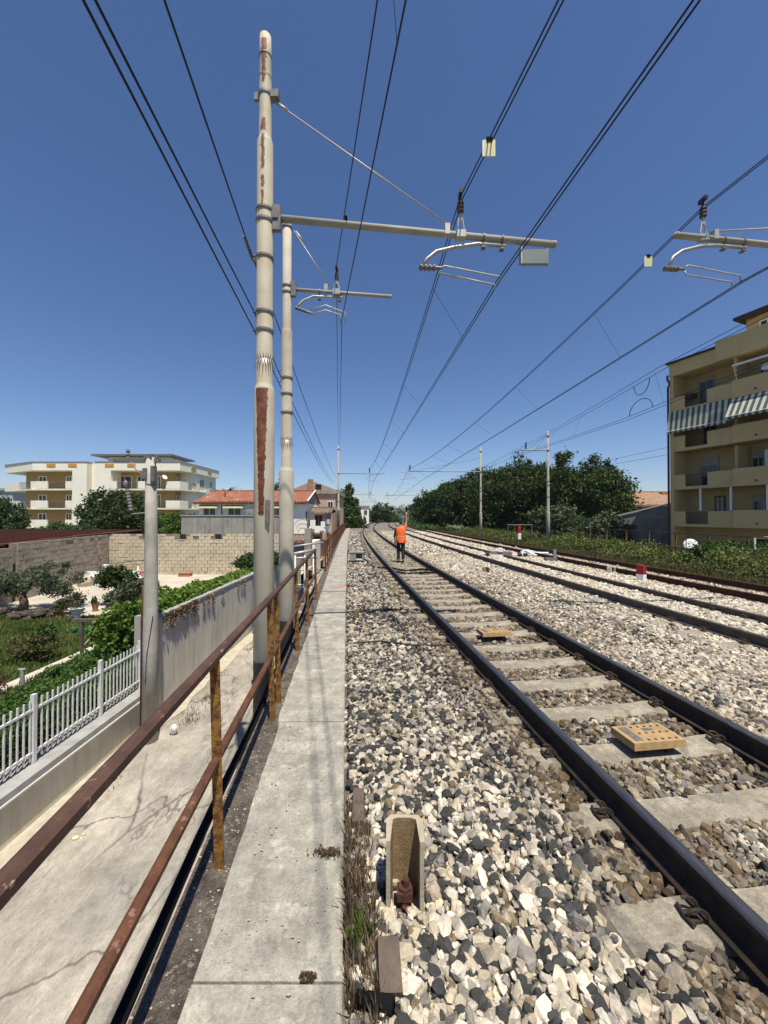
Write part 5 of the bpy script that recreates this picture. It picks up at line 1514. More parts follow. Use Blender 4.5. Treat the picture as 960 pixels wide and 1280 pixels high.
MB().add([(cx0 + .22, cy0 + 1.02, -2.02), (cx1 - .22, cy0 + 1.02, -2.02), (cx1 - .28, cy0 + 1.70, -1.6), (cx0 + .28, cy0 + 1.70, -1.6)], [(0, 1, 2, 3)]).build('windscreen', M_glass, t)
for y in (cy0 + .75, cy1 - .8):
    for x in (cx0 + .02, cx1 - .2):
        w = MB().tube([(x, y, -2.7), (x + .18, y, -2.7)], .3, 18).build('wheel', M_black, t)
        MB().tube([(x - .01, y, -2.7), (x + .19, y, -2.7)], .17, 12).build('rim', M_galv, w)
for x in (cx0 + .2, cx1 - .4): MB().box((x, cy0 - .02, -2.38), (x + .25, cy0 + .04, -2.22)).build('headlight', M_galv, t)
MB().box((cx0 + .5, cy0 - .03, -2.62), (cx1 - .5, cy0 + .02, -2.50)).build('number_plate', M_white, t)

# trees in front of and beside the cream block
tree('tree', P(142, 700, 50) * 1.0 + Vector((0, 0, 3.6)) - Vector((0, 0, 0)) if False else (-35.2, 50, -2.2), 'big dark round tree in front of the cream apartment block', 'tree', [(-1.5, 0, 4.2, 2.7, 2.4, 3.0), (1.6, 0, 4.6, 2.6, 2.4, 2.9), (0, 0, 3.0, 3.8, 2.6, 2.4), (3.0, .5, 3.6, 1.8, 2, 2.0)], L_dark, 30000, .22, .28, 2.0, limbs=8, spread=.26, sub=150)
tree('tree', (-51.2, 52, -2.2), 'dark tree at the left edge of the picture before the cream block', 'tree', [(0, 0, 4.2, 1.9, 2, 2.2), (-2.4, 0, 4.8, 2.2, 2, 2.3), (1.6, 0, 2.6, 1.5, 1.6, 1.4), (-3.8, 0, 3.0, 2, 2, 2)], L_dark, 16000, .22, .22, 1.5, limbs=6, spread=.28, sub=110)
for i, (px, yt, Y, lab) in enumerate(((75, 656, 48, 'leafy shrub below the left balconies of the cream block'), (98, 658, 46, 'low shrub left of the big dark round tree'), (50, 661, 47, 'low shrub at the foot of the left loggias'))):
    c = P(px, yt, Y); h = c.z + 2.2
    tree('shrub', (c.x, Y, -2.2), lab, 'shrub', [(0, 0, h - .7, 1.7, 1.2, .8), (1.2, 0, h - .9, 1.2, 1, .7), (-1.0, 0, h - 1.3, 1.2, 1, 1.0)], L_mid, 5000, .2, .12, h * .5, limbs=5)
for px, Y, lab in ((216, 44, 'bright green shrub behind the stone wall, right of the utility pole'), (203, 46, 'dark green shrub directly behind the utility pole'), (232, 50, 'bushy tree between the cream block and the white house')):
    c = P(px, 640, Y)
    tree('shrub', (c.x, Y, -2.2), lab, 'shrub', [(0, 0, 3.2, 1.7, 1.3, 1.2), (.9, 0, 2.6, 1.4, 1.2, 1.1), (-.8, 0, 2.7, 1.4, 1.2, 1.2)], L_bright if px == 216 else L_mid, 6000, .17, .12, 1.6, limbs=5)
# small palm over the white house
t = thing('palm_tree', P(283, 645, 52) - Vector((0, 0, 4.1)), 'palm fronds showing above the red roof of the white house', 'palm tree')
b_ = wloc(t); topz = 4.9
MB().tube([b_, (b_.x, b_.y, topz)], [.2, .16], 8).build('trunk', M_bark, t)
mb = MB()
for k in range(22):
    a = 6.283 * k / 22 + random.uniform(-.1, .1); el = random.uniform(.1, .9)
    prev = Vector((b_.x, b_.y, topz)); 
    for s_ in range(5):
        r_ = (s_ + 1) * .5
        nx = Vector((b_.x + math.cos(a) * r_, b_.y + math.sin(a) * r_, topz + el * r_ * .9 - .16 * r_ * r_))
        w = Vector((-math.sin(a), math.cos(a), 0)) * .16 * (1.1 - s_ * .2)
        mb.add([prev - w, prev + w, nx + w * .8, nx - w * .8], [(0, 1, 2, 3)]); prev = nx
mb.build('fronds', L_mid, t)
tree('tree', P(350, 645, 58) * 1.0 - Vector((0, 0, 4.1)), 'dark tree top showing between the two near masts', 'tree', [(0, 0, 6.9, 1.3, 1.2, 1.9)], L_dark, 3500, .2, .15, 4.5, limbs=3)
# poplars and trees beyond the left masts
for i, (px, yt, Y, w, lab, lm) in enumerate(((437, 603, 66, 1.05, 'tall narrow poplar, highest of the trees beyond the rusty railing', L_dark), (427, 612, 64, 1.6, 'dark tree touching the distant left mast', L_dark), (421, 618, 60, 1.3, 'dark tree between the faded pink house and the distant mast', L_dark), (444, 624, 82, 1.1, 'dark green tree right of the tall poplar', L_mid), (441, 632, 62, 1.6, 'low bush behind the end of the walkway', L_mid),
        (452, 632, 128, 3.0, 'tree behind the small white cabin', L_mid), (475, 627, 112, 2.6, 'rounded green tree right of the small white cabin', L_mid), (486, 634, 118, 2.4, 'smaller green tree where the tracks vanish', L_mid), (447, 644, 93, .8, 'low bush left of the small white cabin', L_mid))):
    c = P(px, yt, Y); h = c.z + 2
    tree('tree', (c.x, Y, -2.0), lab, 'tree', [(0, 0, h * .78, w * .8, w * .8, h * .22), (0, 0, h * .5, w * 1.1, w, h * .3), (w * .3, 0, h * .3, w * 1.2, w, h * .25)], lm, 4500, Y * .0035, .15, h * .4, limbs=4)
# small white cabin and distant town
t = thing('cabin', (-5.2, 98, -.5), 'small white railway cabin at the end of the curve', 'cabin')
MB().box((-5.9, 98, -.9), (-3.9, 100.5, 4.3)).build('wall', M_whitew, t)
MB().box((-6.1, 97.7, 4.3), (-3.7, 100.8, 4.55)).build('roof', M_cap, t)
window_at(Matrix.Translation((0, 98, 0)), t, -5.1, -4.3, 2.2, 3.4, 0, .08, M_greyw, M_dark); window_at(Matrix.Translation((0, 98, 0)), t, -5.3, -4.5, -.2, 1.6, 0, .08, M_greyw, M_dark)
mb = MB()
for k in range(46):
    Y = random.uniform(420, 700); x = (random.uniform(472, 545) - 480) / 480 * Y; h = random.uniform(6, 17) * (Y / 550); w = random.uniform(8, 20)
    mb.box((x, Y, -3), (x + w, Y + 12, h))
    if random.random() < .5: mb.box((x + w * .3, Y + 2, h), (x + w * .6, Y + 5, h + 3))
o = mb.build('distant_town', M_far); tag(o, 'pale far off town buildings on the horizon above the tracks', kind='stuff')
p = np.stack([rng.uniform(-40, 120, 9000), rng.uniform(150, 330, 9000), rng.uniform(-2, 5, 9000)], 1)
p[:, 2] += 1.5 * np.sin(p[:, 0] * .21) * np.clip(p[:, 2] / 4, 0, 1)
o = leaves('distant_wood', p, 1.1, L_haze, elong=1.2, origin=(0, 0, -3)); tag(o, 'far band of green trees closing the view beyond the curve', kind='stuff')
# ================================================================== RIGHT SIDE
C0 = Vector((20.9, 28.0, 0)); E = Vector((.363, -.932, 0)); Nn = Vector((-.932, -.363, 0))
FMt = Matrix(((E.x, -Nn.x, 0, C0.x), (E.y, -Nn.y, 0, C0.y), (0, 0, 1, 0), (0, 0, 0, 1)))
ob = thing('apartment_block', (20.9, 28, -3.2), 'ochre four storey apartment block with balconies and striped awnings', 'apartment block')
def B(nm, a, b, m, parent=None): return MB().box(a, b, FMt).build(nm, m, parent or ob)
SL = 15.0
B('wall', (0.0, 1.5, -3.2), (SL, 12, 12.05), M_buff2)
B('end_wall', (0, 0, -3.2), (.24, 1.498, 12.05), M_buff)
zk = [1.16, 3.79, 6.55, 9.38]
for i, z in enumerate(zk):
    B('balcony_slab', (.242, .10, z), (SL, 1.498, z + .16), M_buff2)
    B('balcony_wall', (.242, 0, z), (.99, .098, z + 1.07), M_buff)
    B('balcony_wall', (2.36, 0, z), (3.83, .098, z + 1.07), M_buff)
    B('balcony_wall', (3.832, -.16, z), (SL, .098, z + 1.12), M_buff)
    B('slab_edge', (.99, 0, z), (2.36, .098, z + .2), M_buff)
    mb = MB()
    for k in range(13): mb.box((1.02 + k * .108, .03, z + .2), (1.036 + k * .108, .046, z + 1.0), FMt)
    mb.box((.99, .02, z + 1.0), (2.36, .06, z + 1.04), FMt)
    mb.build('balcony_railing', M_brown, ob)
    B('drain_spout', (5.0, -.24, z + .25), (5.08, -.16, z + .33), M_brown)
# dividing fins
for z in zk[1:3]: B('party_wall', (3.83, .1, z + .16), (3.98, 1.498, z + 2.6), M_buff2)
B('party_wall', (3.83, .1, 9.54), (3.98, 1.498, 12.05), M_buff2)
for s in (1.85, 3.58, 5.4, 7.2): B('white_post', (s, .02, 2.28), (s + .09, .11, 3.79), M_white)
# roof
B('roof_fascia', (-.02, -.02, 12.05), (2.95, 12, 12.98), M_buff)
B('roof_coping', (-.18, -.18, 12.982), (2.95, 12, 13.10), M_brown)
B('roof_parapet', (2.952, -.16, 12.05), (SL, 12, 13.4), M_buff)
B('penthouse', (3.5, 2.2, 13.4), (SL, 9, 15.0), M_buff)
B('penthouse_roof', (3.1, 1.5, 15.0), (SL, 9.5, 15.18), M_brown)
for s0 in (4.2, 5.3, 6.5): window_at(FMt, ob, s0, s0 + .85, 13.6, 14.6, 2.2, .08, M_cream)
mb = MB().tube([FMt @ Vector((5.6, 3, 15.1)), FMt @ Vector((5.6, 3, 17.2))], .16, 10); mb.tube([FMt @ Vector((5.6, 3, 17.2)), FMt @ Vector((5.6, 3, 17.6))], .3, 10); mb.build('chimney', M_brown, ob)
mb = MB().tube([FMt @ Vector((-.10, -.08, 12.2)), FMt @ Vector((-.10, -.08, 11.9)), FMt @ Vector((-.02, .04, 11.6)), FMt @ Vector((-.08, -.06, 11.3)), FMt @ Vector((-.08, -.06, -3.2))], .07, 8); mb.build('downpipe', M_brown, ob)
# openings on the back wall of the balconies
for (s0, s1, z0, z1, sh) in ((1.08, 2.05, 9.55, 11.75, .1), (4.5, 5.0, 9.55, 11.2, 0), (1.15, 2.25, 3.97, 6.1, .28), (3.55 + .5, 4.75, 4.9, 6.1, .35), (1.3, 2.2, 6.73, 8.9, .2), (2.0, 2.6, 1.9, 3.3, .95), (4.1, 4.7, 1.5, 3.3, .2), (6.2, 7.2, 4.0, 6.1, .2), (6.2, 7.2, 9.6, 11.7, .2), (6.2, 7.2, 1.4, 3.4, .3)):
    window_at(FMt, ob, s0, s1, z0, z1, 1.5, .07, M_shutter if s0 != 2.0 else M_brown, shutter=sh)
for (s0, s1, z0, z1) in ((2.3, 2.62, -1.0, .35), (2.8, 3.15, -1.0, .35), (4.2, 4.9, -1.2, .5), (6.3, 7.0, -1.0, .3)):
    window_at(FMt, ob, s0, s1, z0, z1, 1.5, .05, M_buff, M_dark, mull=False)
mb = MB().box((4.85, 1.15, 5.0), (5.5, 1.498, 6.05), FMt); mb.build('air_conditioner', M_white, ob)
mb = MB().box((5.02, 1.12, 5.45), (5.2, 1.149, 5.7), FMt); mb.build('vent', M_brown, ob)
mb = MB().box((.35, .9, 10.45), (.95, 1.498, 10.75), FMt); mb.build('awning_case', M_brown, ob)
mb = MB().box((3.95, -.35, 11.35), (9, -.22, 11.47), FMt); mb.tube([FMt @ Vector((4.0, -.3, 11.4)), FMt @ Vector((4.05, .1, 10.3))], .02, 6); mb.build('awning_arm', M_white, ob)
tag(MB().tube([FMt @ Vector((5.35, .3, 10.9)), FMt @ Vector((5.37, .22, 10.93))], [.20, .23], 16).build('satellite_dish', M_white), 'white dish on the top balcony of the ochre block at the right edge', 'satellite dish')
# awnings
def awning(s0, s1, zt_, zb_, dd, label):
    t = thing('awning', FMt @ Vector(((s0 + s1) / 2, dd, zb_)), label, 'awning')
    n = int((s1 - s0) / .165)
    A = (MB(), MB()); V = (MB(), MB())
    for k in range(n):
        a = s0 + (s1 - s0) * k / n; b = s0 + (s1 - s0) * (k + 1) / n
        mb = A[k % 2]
        q = [(a, -.17, zt_), (b, -.17, zt_), (b, dd, zb_), (a, dd, zb_), (b, dd - .01, zb_ - .13), ((a + b) / 2, dd - .01, zb_ - .2), (a, dd - .01, zb_ - .13)]
        th = Vector((0, .012, -.008))
        vs = [FMt @ Vector(v) for v in q] + [FMt @ (Vector(v) + th) for v in q]
        mb.add(vs, [(0, 1, 2, 3), (3, 2, 4, 5, 6), (10, 9, 8, 7), (13, 12, 11, 9, 10)])
    A[0].build('light_stripes', M_awnl, t); A[1].build('dark_stripes', M_awnd, t)
    MB().tube([FMt @ Vector((s0, dd, zb_)), FMt @ Vector((s1, dd, zb_))], .02, 6).build('front_bar', M_white, t)
    for s in (s0 + .03, s1 - .03): MB().tube([FMt @ Vector((s, -.1, zb_ - .05)), FMt @ Vector((s, dd, zb_))], .014, 5).build('arm', M_white, t)
awning(.02, 3.80, 9.42, 8.02, -.40, 'dark green striped awning hanging in shade at the left of the ochre block')
awning(3.86, 9.0, 9.38, 8.12, -.95, 'sunlit striped awning stretched out further, at the right edge')

# grey block outhouse and tiled roof behind
bo = block_wall('block_house', 'unpainted grey concrete block house left of the ochre block', (21.0, 34.0), (27.2, 31.0), -3.2, 1.9, M_block, M_tufag, .42, .22, .3, side=1)
bo['category'] = 'outbuilding'
A_ = Vector((21.0, 34.0, 0)); D_ = Vector((6.2, -3.0, 0)).normalized(); n_ = Vector((D_.y, -D_.x, 0))
mb = MB()
M_ = Matrix(((D_.x, -n_.x, 0, A_.x), (D_.y, -n_.y, 0, A_.y), (0, 0, 1, 0), (0, 0, 0, 1)))
mb.add([M_ @ Vector(v) for v in ((0, 0, 1.9), (6.9, 0, 1.9), (6.9, 0, 3.75), (0.6, 0, 2.0), (0, .3, 1.9), (6.9, .3, 1.9), (6.9, .3, 3.75), (.6, .3, 2.0))], [(0, 1, 2, 3), (7, 6, 5, 4), (3, 2, 6, 7), (0, 3, 7, 4)])
mb.build('gable', M_block, bo)
mb = MB(); mb.add([M_ @ Vector(v) for v in ((-.15, -.1, 1.86), (7, -.1, 3.80), (7, -.1, 3.87), (-.15, -.1, 1.93), (-.15, 5, 1.86), (7, 5, 3.80), (7, 5, 3.87), (-.15, 5, 1.93))], [(0, 1, 2, 3), (4, 7, 6, 5), (3, 2, 6, 7), (0, 4, 5, 1), (0, 3, 7, 4)]); mb.build('roof', M_galvd, bo)
t = thing('house', (29, 43, -3.2), 'house with an old tiled roof behind the grey block house', 'house')
MB().box((25.6, 42, -3.2), (36, 50, 3.05)).build('wall', M_pink, t)
tiled_roof(25.3, 36.5, 41.6, 50, 46, 3.1, 4.75, M_tile2, t)
MB().box((32.6, 45, 3.6), (33.3, 45.6, 4.7)).build('chimney', M_terra, t)
t = thing('antenna', (29.5, 46.2, 4.0), 'thin television antenna above the old tiled roof', 'antenna')
mb = MB().tube([(29.5, 46.2, 4.0), (29.5, 46.2, 6.1)], .02, 5)
for z in (5.7, 5.9, 6.05): mb.tube([(29.2, 46.2, z), (29.8, 46.2, z)], .012, 4)
mb.build('mast', M_galvd, t)

# railing fence along the far edge of the embankment
t = thing('edge_fence', (20.0 + XT(20), 20, -.75), 'rusty two rail fence with ochre posts beyond the weeds on the right', 'fence')
fp = None
for y in np.arange(10.6, 62, 2.05):
    x = 20.0 + XT(y)
    if fp is None: fp = MB().box((x - .04, y - .04, -.75), (x + .04, y + .04, .92)).build('post', M_post, t); f0 = (x, y)
    else: clone(fp, (x - f0[0], y - f0[1], 0), t)
for z in (.90, .02):
    mb = MB(); mb.tube([(20.0 + XT(y), y, z) for y in np.arange(10.6, 62, 2.05)], .032, 6); mb.build('rail', M_brown, t)
# white frame at the right edge, pale guard frame in the bushes, striped marker
def frame(x0, x1, y, z0, z1, label, r=.04, m=M_white):
    t = thing('metal_frame', ((x0 + x1) / 2, y, z0), label, 'frame')
    MB().tube([(x0, y, z0), (x0, y, z1)], r, 6).build('upright', m, t)
    MB().tube([(x1, y, z0), (x1, y, z1)], r, 6).build('upright', m, t)
    MB().tube([(x0, y, z1), (x1, y, z1)], r, 6).build('top_bar', m, t)
a = P(943, 672, 18.6); frame(a.x, a.x + 2.4, 18.6, -.7, a.z, 'white tube frame in the bushes at the right edge', .045)
a = P(635, 656, 33); b = P(665, 658, 33); frame(a.x, b.x, 33, -.6, a.z, 'pale metal guard frame in the bushes between the two grey masts', .028, M_galvd)
c = P(649, 668, 31.5)
t = thing('marker_post', (c.x, 31.5, c.z - .3), 'small red and white post in the bushes between the two grey masts', 'marker post')
MB().box((c.x - .12, 31.4, c.z - .4), (c.x + .12, 31.6, c.z + .1)).build('white_band', M_white, t); MB().box((c.x - .11, 31.41, c.z + .101), (c.x + .11, 31.59, c.z + .75)).build('red_band', M_red, t)
c = P(863, 681, 22.0)
t = thing('satellite_dish', (c.x, 22.0, -.8), 'white satellite dish standing behind the rusty fence', 'satellite dish')
mb = MB(); pts = []
lathe_m = Matrix.Translation(c) @ Euler((math.radians(72), 0, math.radians(-25))).to_matrix().to_4x4()
vs = []; n = 20
for r_, z_ in ((.0, -.07), (.15, -.06), (.26, -.03), (.35, 0.0), (.35, .015), (.2, -.03), (.0, -.05)):
    for k in range(n): vs.append(lathe_m @ Vector((r_ * math.cos(6.283 * k / n), r_ * math.sin(6.283 * k / n), z_)))
mb.add(vs, [(i * n + k, i * n + (k + 1) % n, (i + 1) * n + (k + 1) % n, (i + 1) * n + k) for i in range(6) for k in range(n)])
mb.build('dish', M_white, t, smooth=True)
MB().tube([(c.x, 22.1, -.8), (c.x, 22.1, c.z)], .03, 6).build('stand', M_galvd, t)

L_bramble = blade_mat('leaf_bramble', (.02, .04, .01), (.17, .2, .05))
# scrub along the tracks
def scrub(n, u0, u1, y0, y1, hf, seedn):
    y = y0 + (y1 - y0) * rng.uniform(0, 1, n) ** 1.25; u = rng.uniform(u0, u1, n); x = u + XT(y)
    ok = x < y * 1.25 + 2
    x, y, u = x[ok], y[ok], u[ok]; n = len(x)
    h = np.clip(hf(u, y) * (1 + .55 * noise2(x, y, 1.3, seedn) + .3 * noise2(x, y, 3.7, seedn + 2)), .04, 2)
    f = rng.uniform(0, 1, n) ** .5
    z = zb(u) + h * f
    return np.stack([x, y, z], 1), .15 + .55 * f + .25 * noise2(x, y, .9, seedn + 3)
hfun = lambda u, y: np.interp(u, [11.4, 12.2, 13.2, 14.5, 17, 19.6], [.02, .05, .10, .30, .45, .4])
p, tn = scrub(36000, 14.0, 19.7, 9, 60, hfun, 2.0)
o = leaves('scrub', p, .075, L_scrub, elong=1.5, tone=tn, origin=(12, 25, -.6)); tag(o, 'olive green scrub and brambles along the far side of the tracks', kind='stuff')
p, tn = scrub(13000, 11.4, 14.2, 9, 70, hfun, 4.0)
o = leaves('dry_grass', p, .04, L_scrub, upright=True, elong=4, tone=tn, origin=(12, 25, -.6)); tag(o, 'low dry grass and weeds beside the rusty far track', kind='stuff')
p, tn = scrub(14000, 10.2, 16, 55, 125, lambda u, y: .5 + 0 * u, 5.0)
o = leaves('low_scrub', p, .22, L_mid, tone=tn, origin=(8, 80, -.6)); tag(o, 'distant low scrub where the tracks curve away', kind='stuff')
bl = []
for k in range(240):
    y = 9 + 46 * random.random() ** 1.3; u = random.uniform(14.0, 19.3); r_ = random.choice((random.uniform(.35, .7), random.uniform(.5, 1.1))) * (.7 if u < 15 else 1)
    x = u + XT(y)
    if abs(x / y - .798) < .06 and 12 < y < 23: continue
    if x < y * 1.25 + 2: bl.append((x, y, float(zb(u)) + r_ * .45, r_ * random.uniform(.9, 1.5), r_, r_ * random.uniform(.5, .8)))
p, tn = clumps(bl, 90000, .35, 2400)
o = leaves('bramble_mounds', p, .075, L_bramble, elong=1.5, tone=tn + .12, origin=(12, 25, -.6)); tag(o, 'rounded bramble mounds in the scrub beyond the farthest track', kind='stuff')
p, tn = clumps([(15.6, 18.2, .0, 1.6, 1.2, .55), (17.4, 19.3, .1, 1.6, 1.0, .6)], 9000, .35, 60)
tag(leaves('bush', p, .075, L_mid, tone=tn), 'dense green bush before the ochre block at the right edge', 'bush')

# the dark trees on the right
def ctree(x, y, top, w, lab, lm, n, nm='tree', size=None, base=-3.0):
    h = top - base
    cr = []
    k = 9
    for i in range(k):
        a = 2.4 * i; r_ = w * .62 * math.sqrt((i + .3) / k)
        zc = h * (.80 - .28 * (r_ / w)) - (i % 3) * h * .13
        cr.append((math.cos(a) * r_, math.sin(a) * r_, zc, w * random.uniform(.38, .55), w * random.uniform(.38, .55), h * random.uniform(.13, .19)))
    for i in range(5):
        a = 1.3 * i + .5; cr.append((math.cos(a) * w * .45, math.sin(a) * w * .4, h * .60, w * .6, w * .55, h * .2))
    cr.append((0, 0, h * .42, w * 1.0, w * .85, h * .30)); cr.append((0, -w * .3, h * .3, w * .9, w * .6, h * .22))
    return tree(nm, (x, y, base), lab, 'tree', cr, lm, n, size or .19, w * .06, h * .32, limbs=9, spread=.3, sub=340, group=None)
for a in ((10.6, 96, 7.2, 4.2, 'smallest of the dark trees, where they meet the tracks', L_mid, 9000, .34), (11.6, 76, 9.0, 5.0, 'dark tree second from the left in the row on the right', L_dark, 24000, .3),
          (14.0, 60, 10.2, 5.2, 'dark tree behind the left grey mast', L_dark, 40000, .24), (16.8, 51, 11.0, 5.0, 'tallest dark tree between the two grey masts', L_dark, 52000, .21),
          (20.4, 46.5, 10.6, 5.0, 'dark tree directly behind the right grey mast', L_dark, 52000, .20), (23.6, 43.0, 9.6, 4.2, 'dark tree with loose top branches, right of the right grey mast', L_dark, 42000, .19),
          (24.3, 40.8, 6.2, 2.2, 'lowest dark tree beside the old tiled roof', L_dark, 16000, .17), (22.5, 52, 9.5, 5, 'dark tree half hidden in the second row behind the right grey mast', L_dark, 16000, .22)):
    ctree(*a[:4], a[4], a[5], a[6], size=a[7], base=-.8 if a[0] - XT(a[1]) < 20.2 else -3.2)
ctree(15.2, 34.5, 3.6, 1.9, 'lighter fig tree with broad leaves in front of the dark trees', L_olive, 7000, 'fig_tree', .17, -.75)
ctree(19.2, 33.5, 2.9, 2.3, 'second broad leaved tree beside the grey block house', L_olive, 8000, 'fig_tree', .17, -3.0)
ctree(17.2, 37, 3.4, 2.2, 'dark shrub tree under the right grey mast', L_mid, 7000, 'tree', .17, -2.0)

# ================================================================== SMALL TRACKSIDE THINGS
def stake(x, y, w, h, z0, label, rz=0.0, m=M_stake):
    t = thing('channel_stake', (x, y, z0), label, 'stake')
    R_ = Matrix.Translation((x, y, z0)) @ Matrix.Rotation(rz, 4, 'Z')
    q = w / 2; d = w * .42; th = w * .11
    poly = [(-q, -d), (-q + th, -d), (-q + th * 1.6, d - th * 1.5), (-q + th * 3, d - th), (q - th * 3, d - th), (q - th * 1.6, d - th * 1.5), (q - th, -d), (q, -d), (q + .002, d * .5), (q - th, d), (-q + th, d), (-q - .002, d * .5)]
    n = len(poly)
    vs = [R_ @ Vector((a, b, 0)) for a, b in poly] + [R_ @ Vector((a, b, h * (1 + (.0 if b > 0 else -.03)))) for a, b in poly]
    mb = MB()
    for k in range(n):
        mb.mi = 1 if 1 <= k <= 5 else 0
        mb.add([vs[k], vs[(k + 1) % n], vs[n + (k + 1) % n], vs[n + k]], [(0, 1, 2, 3)])
    mb.mi = 0
    # top rim as quads between outer and inner outline
    rim = [(0, 1, 10, 11), (1, 2, 9, 10) if False else (1, 2, 3, 10), (3, 4, 9, 10), (4, 5, 6, 9), (6, 7, 8, 9)]
    for f in rim: mb.add([vs[n + k] for k in f], [(0, 1, 2, 3)])
    mb.build('channel', [m, M_stakein], t)
    return t, R_
t, R_ = stake(.105, 1.965, .185, .375, -.04, 'beige channel shaped stake with a rusted bolt in the near ballast', -.03)
mb = MB()
mb.tube([R_ @ Vector((.0, -.02, .0)), R_ @ Vector((.0, -.02, .10))], .035, 6); mb.box((-.04, -.055, .045), (.038, .01, .085), R_); mb.tube([R_ @ Vector((.005, -.02, .08)), R_ @ Vector((.005, -.02, .13))], .018, 8)
mb.tube([R_ @ Vector((0, -.03, -.02)), R_ @ Vector((.01, -.05, .03))], .026, 6)
mb.build('bolt', M_boltrust, t)
stake(-.51, 7.2, .085, .16, -.02, 'small brown stub stake below the grey trackside box', 0, M_stakein)
c = G(607, 718, 0); stake(c.x, c.y, .20, .26, -.02, 'beige stub stake between the first and second track', .2)
c = G(763, 716, 0); stake(c.x, c.y, .2, .22, -.02, 'pale stub stake beside the far rail of the second track', .4, M_whitew)
c = G(801, 727, 0)
t = thing('marker_post', (c.x, c.y, 0), 'square concrete post painted dark red above and white below', 'marker post')
M_ = Matrix.Translation((c.x, c.y, 0)) @ Matrix.Rotation(.55, 4, 'Z')
MB().box((-.095, -.095, -.05), (.095, .095, .22), M_).build('white_base', M_white, t); MB().box((-.093, -.093, .2205), (.093, .093, .48), M_).build('red_top', M_red, t)

def balise(u, y, label, w=.46, d=.27):
    t = thing('track_beacon', (u + XT(y), y, .0), label, 'track beacon')
    rz = math.atan2(.133 - y / 600, 1)
    M_ = Matrix.Translation((u + XT(y), y, 0)) @ Matrix.Rotation(rz, 4, 'Z') @ Matrix.Rotation(-.03, 4, 'X')
    MB().box((-w / 2, -d / 2, .055), (w / 2, d / 2, .112), M_, taper=.004).build('plate', M_yellow, t)
    mb = MB(); 
    for sx in (-.12, .12): mb.box((sx - .03, -.09, 0), (sx + .03, .09, .055), M_)
    mb.build('mount', M_clip, t)
    MB().box((-w / 2 + .045, -d / 2 + .035, .1125), (-w / 2 + .115, d / 2 - .03, .1145), M_).build('dark_label', M_grey if False else M_galvd, t)
    mb = MB()
    for i in range(5):
        for j in range(3):
            x = -w / 2 + .16 + i * .062; yy_ = -d / 2 + .04 + j * .095
            mb.tube([M_ @ Vector((x, yy_, .1125)), M_ @ Vector((x, yy_, .1135))], .012, 8)
    mb.build('holes', M_dark, t)
    MB().box((.0, .03, .113), (.09, .07, .1145), M_).build('grey_patch', M_galvd, t)
balise(2.60, 3.2, 'near ochre perforated track beacon plate lying between the rails')
balise(2.50, 6.05, 'far ochre track beacon plate lying between the rails')

# grey trackside box with cable
c = G(447, 703, 0)
t = thing('trackside_box', (c.x, c.y, 0), 'grey open sided trackside box on a post beside the walkway', 'trackside box')
w = .34; h = .30; z0 = .09
M_ = Matrix.Translation((c.x, c.y, 0)) @ Matrix.Rotation(-.1, 4, 'Z')
mb = MB(); mb.box((-w, -.12, z0 + h), (w * .85, .25, z0 + h + .05), M_); mb.box((-w * .9, -.1, z0), (-w * .15, .22, z0 + h), M_); mb.box((w * .6, -.1, z0 + .04), (w * .78, .22, z0 + h), M_); mb.box((-w * .15, -.1, z0), (w * .78, .22, z0 + .08), M_); mb.box((-w * .15, .18, z0 + .08), (w * .6, .22, z0 + h), M_)
mb.build('casing', M_grey, t); MB().box((-.1, -.03, -.1), (.06, .12, z0), M_).build('support', M_galvd, t); MB().box((-.05, -.108, z0 + .02), (w * .62, -.10, z0 + .07), M_).build('label_plate', M_white, t)
rl = lambda y: 1.83 + XT(y)
mb = MB().tube([(c.x + .28, c.y, .12), (c.x + .40, c.y - .1, .06), (c.x + .5, c.y - .9, .03), (c.x + .75, c.y - 1.7, .03), (c.x + 1.1, c.y - 1.9, .03), (rl(c.y - 1.8), c.y - 1.8, .05)], .025, 8)
tag(mb.build('black_cable', M_black, smooth=True), 'black cable looping over the ballast from the grey box to the rail', 'cable')
for k in (-1, 1):
    mb = MB().tube([(rl(13.4) + .1 , 13.4 + k * .35, .05), (rl(13.2) + .5, 13.1 + k * .3, .0), (rl(13) + 1.0, 13.2 + k * .4, .02), (rl(13) + 1.42, 13.0 + k * .3, .05)], .03, 6)
    tag(mb.build('black_cable', M_black), 'black cable between the rails just in front of the worker, ' + ('farther one' if k > 0 else 'nearer one'), 'cable')
MB_ = MB().tube([(XW(5.6) + .1, 5.7, .03), (XW(5.6) + .5, 5.75, .045), (XW(5.6) + .9, 5.6, .035), (rl(5.5) - .15, 5.6, .03)], .012, 6)
tag(MB_.build('thin_cable', M_wire), 'thin dark cable crossing the left ballast toward the rail', 'cable')

# point machine and white sack by the farthest track
c = G(640, 696, -.02)
t = thing('point_machine', (c.x, c.y, -.03), 'grey point machine with rods beside the second track', 'point machine')
M_ = Matrix.Translation((c.x - .1, c.y, -.03)) @ Matrix.Rotation(-.25, 4, 'Z')
MB().box((-.9, -.2, .0), (.1, .25, .25), M_, taper=.03).build('housing', M_galvd, t)
MB().box((-.55, -.22, .25), (-.35, .1, .42), M_).build('cover', M_white, t)
for k in range(3): MB().tube([M_ @ Vector((-1.4, -.1 + k * .2, .12)), M_ @ Vector((1.2, -.05 + k * .17, .12))], .025, 6).build('rod', M_galv, t)
for x in (-1.1, .35, .6): MB().box((x, -.3, 0), (x + .16, .3, .2), M_).build('bracket', M_brown, t)
MB().box((-.9, -.25, .0), (-.2, -.2, .12), M_).build('foot', M_white, t)
c2 = G(659, 696, -.02)
mb = MB().ball((c2.x, c2.y, .12), (.34, .26, .2), 12, 8)
